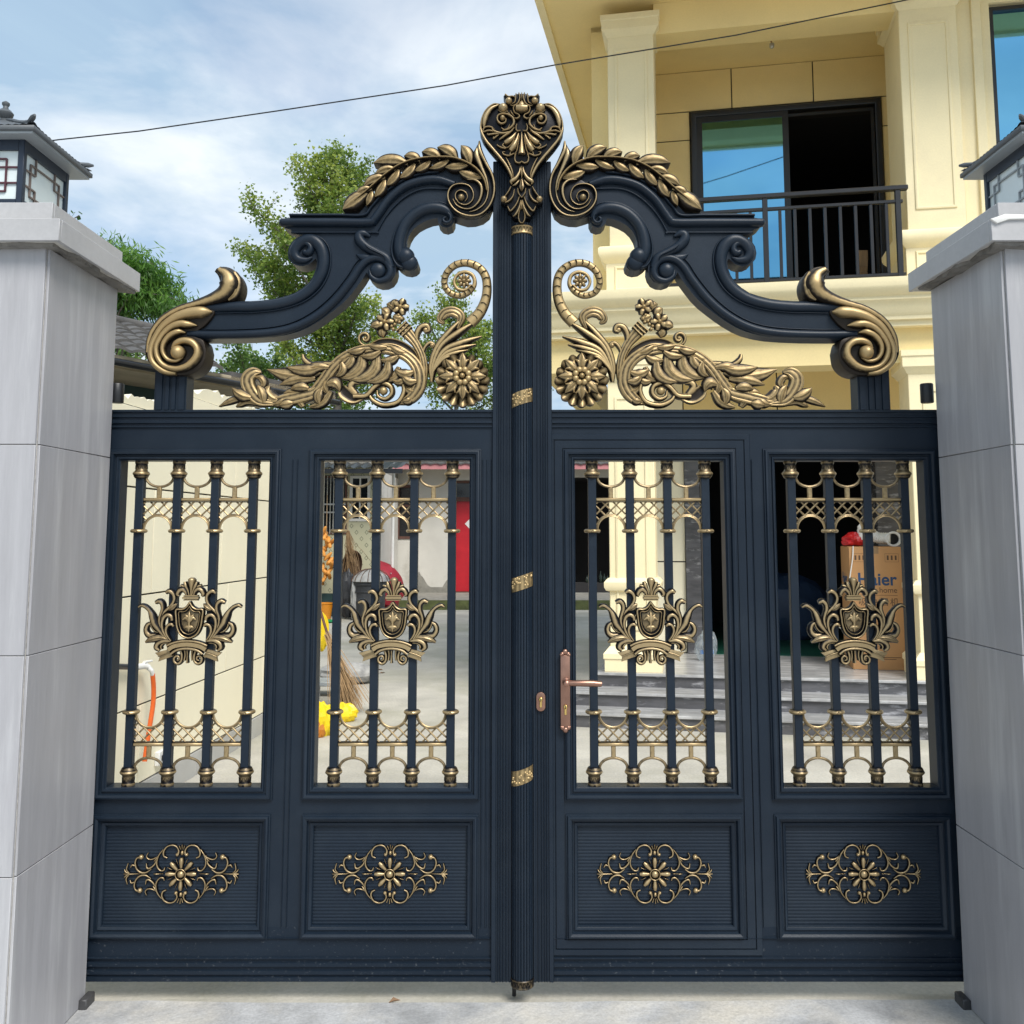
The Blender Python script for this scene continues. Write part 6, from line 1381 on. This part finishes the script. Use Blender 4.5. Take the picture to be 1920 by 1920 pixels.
M['crimson'] = pmat('crimson_fabric', (0.30, 0.008, 0.022), rough=.5, var=.2, scale=8)
cb = thing('corn_bunch', 'bunch of orange corn cobs hanging under the canopy', 'corn', at_y(612, 1005, 14.3)); rr = random.Random(4)
MB().tube([(0, 0, .75), (0, 0, 0)], .006, 5).build('string', 'straw', cb)
cob = MB().lathe((0, 0, 0), [(.010, -.10), (.030, -.08), (.036, -.02), (.033, .05), (.018, .095), (.004, .105)], 10).mesh('cob', recalc=True)
for i in range(26):
    q = put('cob', cob, 'corn', cb, (rr.uniform(-.09, .11), rr.uniform(-.07, .04), .10 - .95 * i / 26 + rr.uniform(-.03, .03))); q.rotation_euler = (rr.uniform(-.7, .7), rr.choice((-1, -1, 1)) * rr.uniform(.5, 1.1), rr.uniform(0, 6))
sb = thing('straw_bundle', 'frayed straw bundle hanging in front of the round basket', 'straw', at_y(652, 1000, 14.25)); st = MB(); rr = random.Random(6)
for i in range(70):
    x = rr.gauss(0, .035); k = rr.uniform(.5, .95); e = rr.gauss(.03, .08)
    st.tube([(x * .2, rr.gauss(0, .01), .05), (x + .03, rr.gauss(0, .04), -.35 * k), (x + e * .6 + .05, rr.gauss(0, .05), -.65 * k), (x + e + .05, rr.gauss(0, .06), -1.0 * k)], .004, 3)
stuff(st.build('straws', 'straw', sb, recalc=False)); MB().tube([(0, 0, .05), (0, 0, .8)], .006, 5).build('string', 'straw', sb)
wk = thing('round_basket', 'dark round winnowing basket hung on the tiled wall', 'basket', at_y(658, 1062, 14.45)); b = MB().lathe((0, 0, 0), [(.005, .03), (.20, .02), (.28, -.05), (.30, -.07), (.31, -.05), (.29, .04), (.005, .06)], 28, None, 'y'); o = b.build('tray', 'wicker', wk); wk.rotation_euler = (R(8), R(12), R(18)); wk.scale = (.62, 1, 1)
br = thing('black_barrel', 'large black plastic barrel in front of the tiled wing', 'barrel', at_z(692, 1162)); MB().lathe((0, 0, 0), [(.24, 0), (.25, .02), (.28, .30), (.285, .32), (.28, .34), (.29, .60), (.31, .62), (.31, .66), (.29, .67), (.28, .66), (.27, .40)], 28).build('drum', 'blackpl', br)
MB().tube([(.29 * math.cos(a), .29 * math.sin(a), .50 - .22 * abs(math.cos(a)) * 0) for a in (math.pi * (1.05 + .9 * k / 14) for k in range(15))], .012, 6).build('handle', 'blackpl', br)
fc = thing('food_cover', 'pale woven dome cover resting on the black barrel', 'cover', tuple(Vector(br.location) + Vector((.02, 0, .672)))); MB().lathe((0, 0, 0), [(.33, 0), (.34, .01), (.30, .09), (.20, .17), (.09, .21), (.01, .22)], 24).build('dome', 'sack', fc)
for k in range(8): a = math.pi * k / 8; MB().tube([(.345 * math.cos(a) * math.cos(t), .345 * math.sin(a) * math.cos(t), .005 + .222 * math.sin(t)) for t in (math.pi * q / 10 for q in range(11))], .006, 4).build('rib', 'wicker', fc)
um = thing('red_umbrella', 'half open crimson umbrella lying behind the black barrel', 'umbrella', at_y(705, 1120, 14.6)); b = MB(); vs, fs = [], []
for j in range(7):
    for i in range(33):
        a = math.pi * 2 * i / 32; r_ = .50 * j / 6 * (1 - .05 * abs(math.cos(4 * a))); vs.append((r_ * math.cos(a), r_ * math.sin(a), .30 * (1 - (j / 6) ** 2) + .012 * abs(math.cos(4 * a)) * j / 6))
b.add(vs, [(j * 33 + i, j * 33 + i + 1, (j + 1) * 33 + i + 1, (j + 1) * 33 + i) for j in range(6) for i in range(32)]); b.build('canopy', 'crimson', um, recalc=False); MB().tube([(0, 0, .34), (0, 0, -.45)], .010, 6).build('shaft', 'steel', um)
um.location = at_y(716, 1092, 14.9); um.rotation_euler = (R(38), R(48), 0)
rc = thing('red_tub', 'dark red tub standing between barrel and platform', 'tub', at_z(728, 1152)); MB().lathe((0, 0, 0), [(.17, 0), (.18, .02), (.22, .42), (.235, .43), (.235, .46), (.21, .46), (.17, .05)], 22).build('shell', 'crimson', rc)
bs_ = crumple('black_sack', 'blackpl', (0, 0, .42), (.15, .16, .44), 15, .22, .1); bs_.location = at_z(650, 1160); tag(bs_, 'tall black sack slumped at the left of the barrel', 'sack')
gs = crumple('grey_sack', 'sack', (0, 0, .36), (.07, .10, .38), 16, .3, .1); gs.location = at_z(664, 1163); tag(gs, 'narrow grey sack squeezed between black sack and barrel', 'sack')
bu_ = thing('orange_bucket', 'orange bucket on the courtyard floor below the corn', 'bucket', at_z(609, 1161)); MB().lathe((0, 0, 0), [(.10, 0), (.105, .01), (.135, .27), (.145, .275), (.145, .29), (.13, .29), (.10, .02)], 22).build('pail', 'orangepl', bu_); MB().tube([(.14 * math.cos(a), .02, .28 - .10 * math.sin(a)) for a in (math.pi * k / 10 for k in range(11))], .005, 5).build('handle', 'steel', bu_)
gp = crumple('green_scoop', 'greenpl', (0, 0, .03), (.14, .09, .03), 19, .2, .1); gp.location = at_z(612, 1168); tag(gp, 'flat green plastic piece on the ground beside the orange bucket', 'scoop')
# broom leaning on the wall end
bt0, bt1 = Vector((-1.855, 5.75, .80)), at_z(658, 1338); bm_ = thing('straw_broom', 'long straw broom leaning on the end of the cream wall', 'broom', bt1); rel = lambda p: tuple(p - bt1)
MB().tube([rel(bt0), rel(bt0.lerp(bt1, .5))], .013, 8).build('handle', 'wood', bm_); b = MB(); rr = random.Random(9); ax_ = (bt1 - bt0).normalized(); sd_ = ax_.cross(Vector((0, 1, 0))).normalized(); fd_ = ax_.cross(sd_)
for i in range(320):
    k0 = rr.uniform(.22, .5); a = bt0.lerp(bt1, k0) + sd_ * rr.gauss(0, .012) + fd_ * rr.gauss(0, .012); e = bt1 + sd_ * rr.gauss(0, .075) + fd_ * rr.gauss(0, .05) + ax_ * rr.uniform(-.16, .02); e.z = max(e.z, .006)
    b.tube([rel(a), rel(a.lerp(e, .55) + sd_ * rr.gauss(0, .01)), rel(e)], [.0035, .003, .0015], 3)
stuff(b.build('bristles', 'straw', bm_, recalc=False)); MB().tube([rel(bt0.lerp(bt1, .47)), rel(bt0.lerp(bt1, .50))], .030, 10).build('binding', 'wood', bm_)
o = crumple('yellow_bag', 'yellowc', (0, 0, .10), (.10, .10, .14), 22, .38, .2); o.location = at_z(600, 1378); tag(o, 'larger crumpled yellow bag by the foot of the cream wall', 'bag'); crumple('lining', 'amber', (0.0, -.075, .05), (.055, .05, .07), 23, .3, .2, o)
o = crumple('yellow_cloth', 'yellowc', (0, 0, .06), (.12, .09, .08), 25, .35, .2); o.location = at_z(641, 1352); tag(o, 'smaller crumpled yellow cloth under the broom bristles', 'cloth')
o = crumple('yellow_sack', 'yellowc', (0, 0, .26), (.10, .10, .22), 27, .25, .1); o.location = at_z(596, 1268); o.location.z = .20; tag(o, 'yellow sack standing behind the end of the cream wall', 'sack')
o = crumple('cement_sack', 'sack', (0, 0, .10), (.30, .17, .11), 29, .16, .25); o.location = at_z(652, 1281); tag(o, 'pale grey full sack lying flat behind the broom', 'sack')
tr_ = thing('hand_trolley', 'low grey platform trolley with black wheels by the wall end', 'trolley', at_z(600, 1308)); MB().box(-.16, .16, 0, .30, .10, .14, 0, .006).build('platform', 'greymet', tr_)
for x, y in ((-.12, .03), (.12, .03), (-.12, .26), (.12, .26)): MB().lathe((x, y, .05), [(.02, -.015), (.05, -.013), (.05, .013), (.02, .015)], 16, None, 'x').build('wheel', 'blackpl', tr_)
M['dryleaf'] = pmat('dry_leaf', (.22, .13, .07), rough=.8, var=.3)
for i, (px, py, wh) in enumerate(((664, 1250, 'leftmost of the four by the second shield crest'), (684, 1252, 'second from left by the second shield crest'), (712, 1256, 'third from left by the second shield crest'), (716, 1262, 'rightmost by the second shield crest'), (666, 1292, 'close right of the broom'), (740, 1879, 'on the driveway before the gate'))):
    q = at_z(px, py, .013 if py > 1800 else .001); s = .020 if py > 1800 else .045
    o = MB().add([(-s, 0, 0), (-s * .2, s * .5, .012), (s, 0, .004), (-s * .2, -s * .5, .010), (0, 0, .002)], [(0, 4, 1), (1, 4, 2), (2, 4, 3), (3, 4, 0)]).build('dry_leaf', 'dryleaf', recalc=False); o.location = q; o.rotation_euler = (0, 0, i * 1.3)
    tag(o, 'small dry leaf lying on the concrete, ' + wh, 'leaf', 'dry leaves on the concrete')
# bottles on the sill of the dark room
M['bottle'] = pmat('dark_green_bottle', (.012, .02, .014), rough=.2, var=.2)
for i, (px, h_) in enumerate(((1101, .16), (1108, .20), (1126, .26), (1133, .20), (1139, .16))):
    q = at_y(px, 1090, 18.60); o = MB().lathe((0, 0, 0), [(.035, 0), (.04, .01), (.04, h_ * .55), (.015, h_ * .75), (.014, h_)], 12).build('bottle', 'bottle'); o.location = (q.x, 18.60, .42)
    tag(o, ['short bottle at the left end of the dark sill', 'second bottle from the left on the dark sill', 'tallest bottle, in the middle of the dark sill', 'bottle right of the tallest one on the dark sill', 'short bottle at the right end of the dark sill'][i], 'bottle', 'bottles on the dark sill')
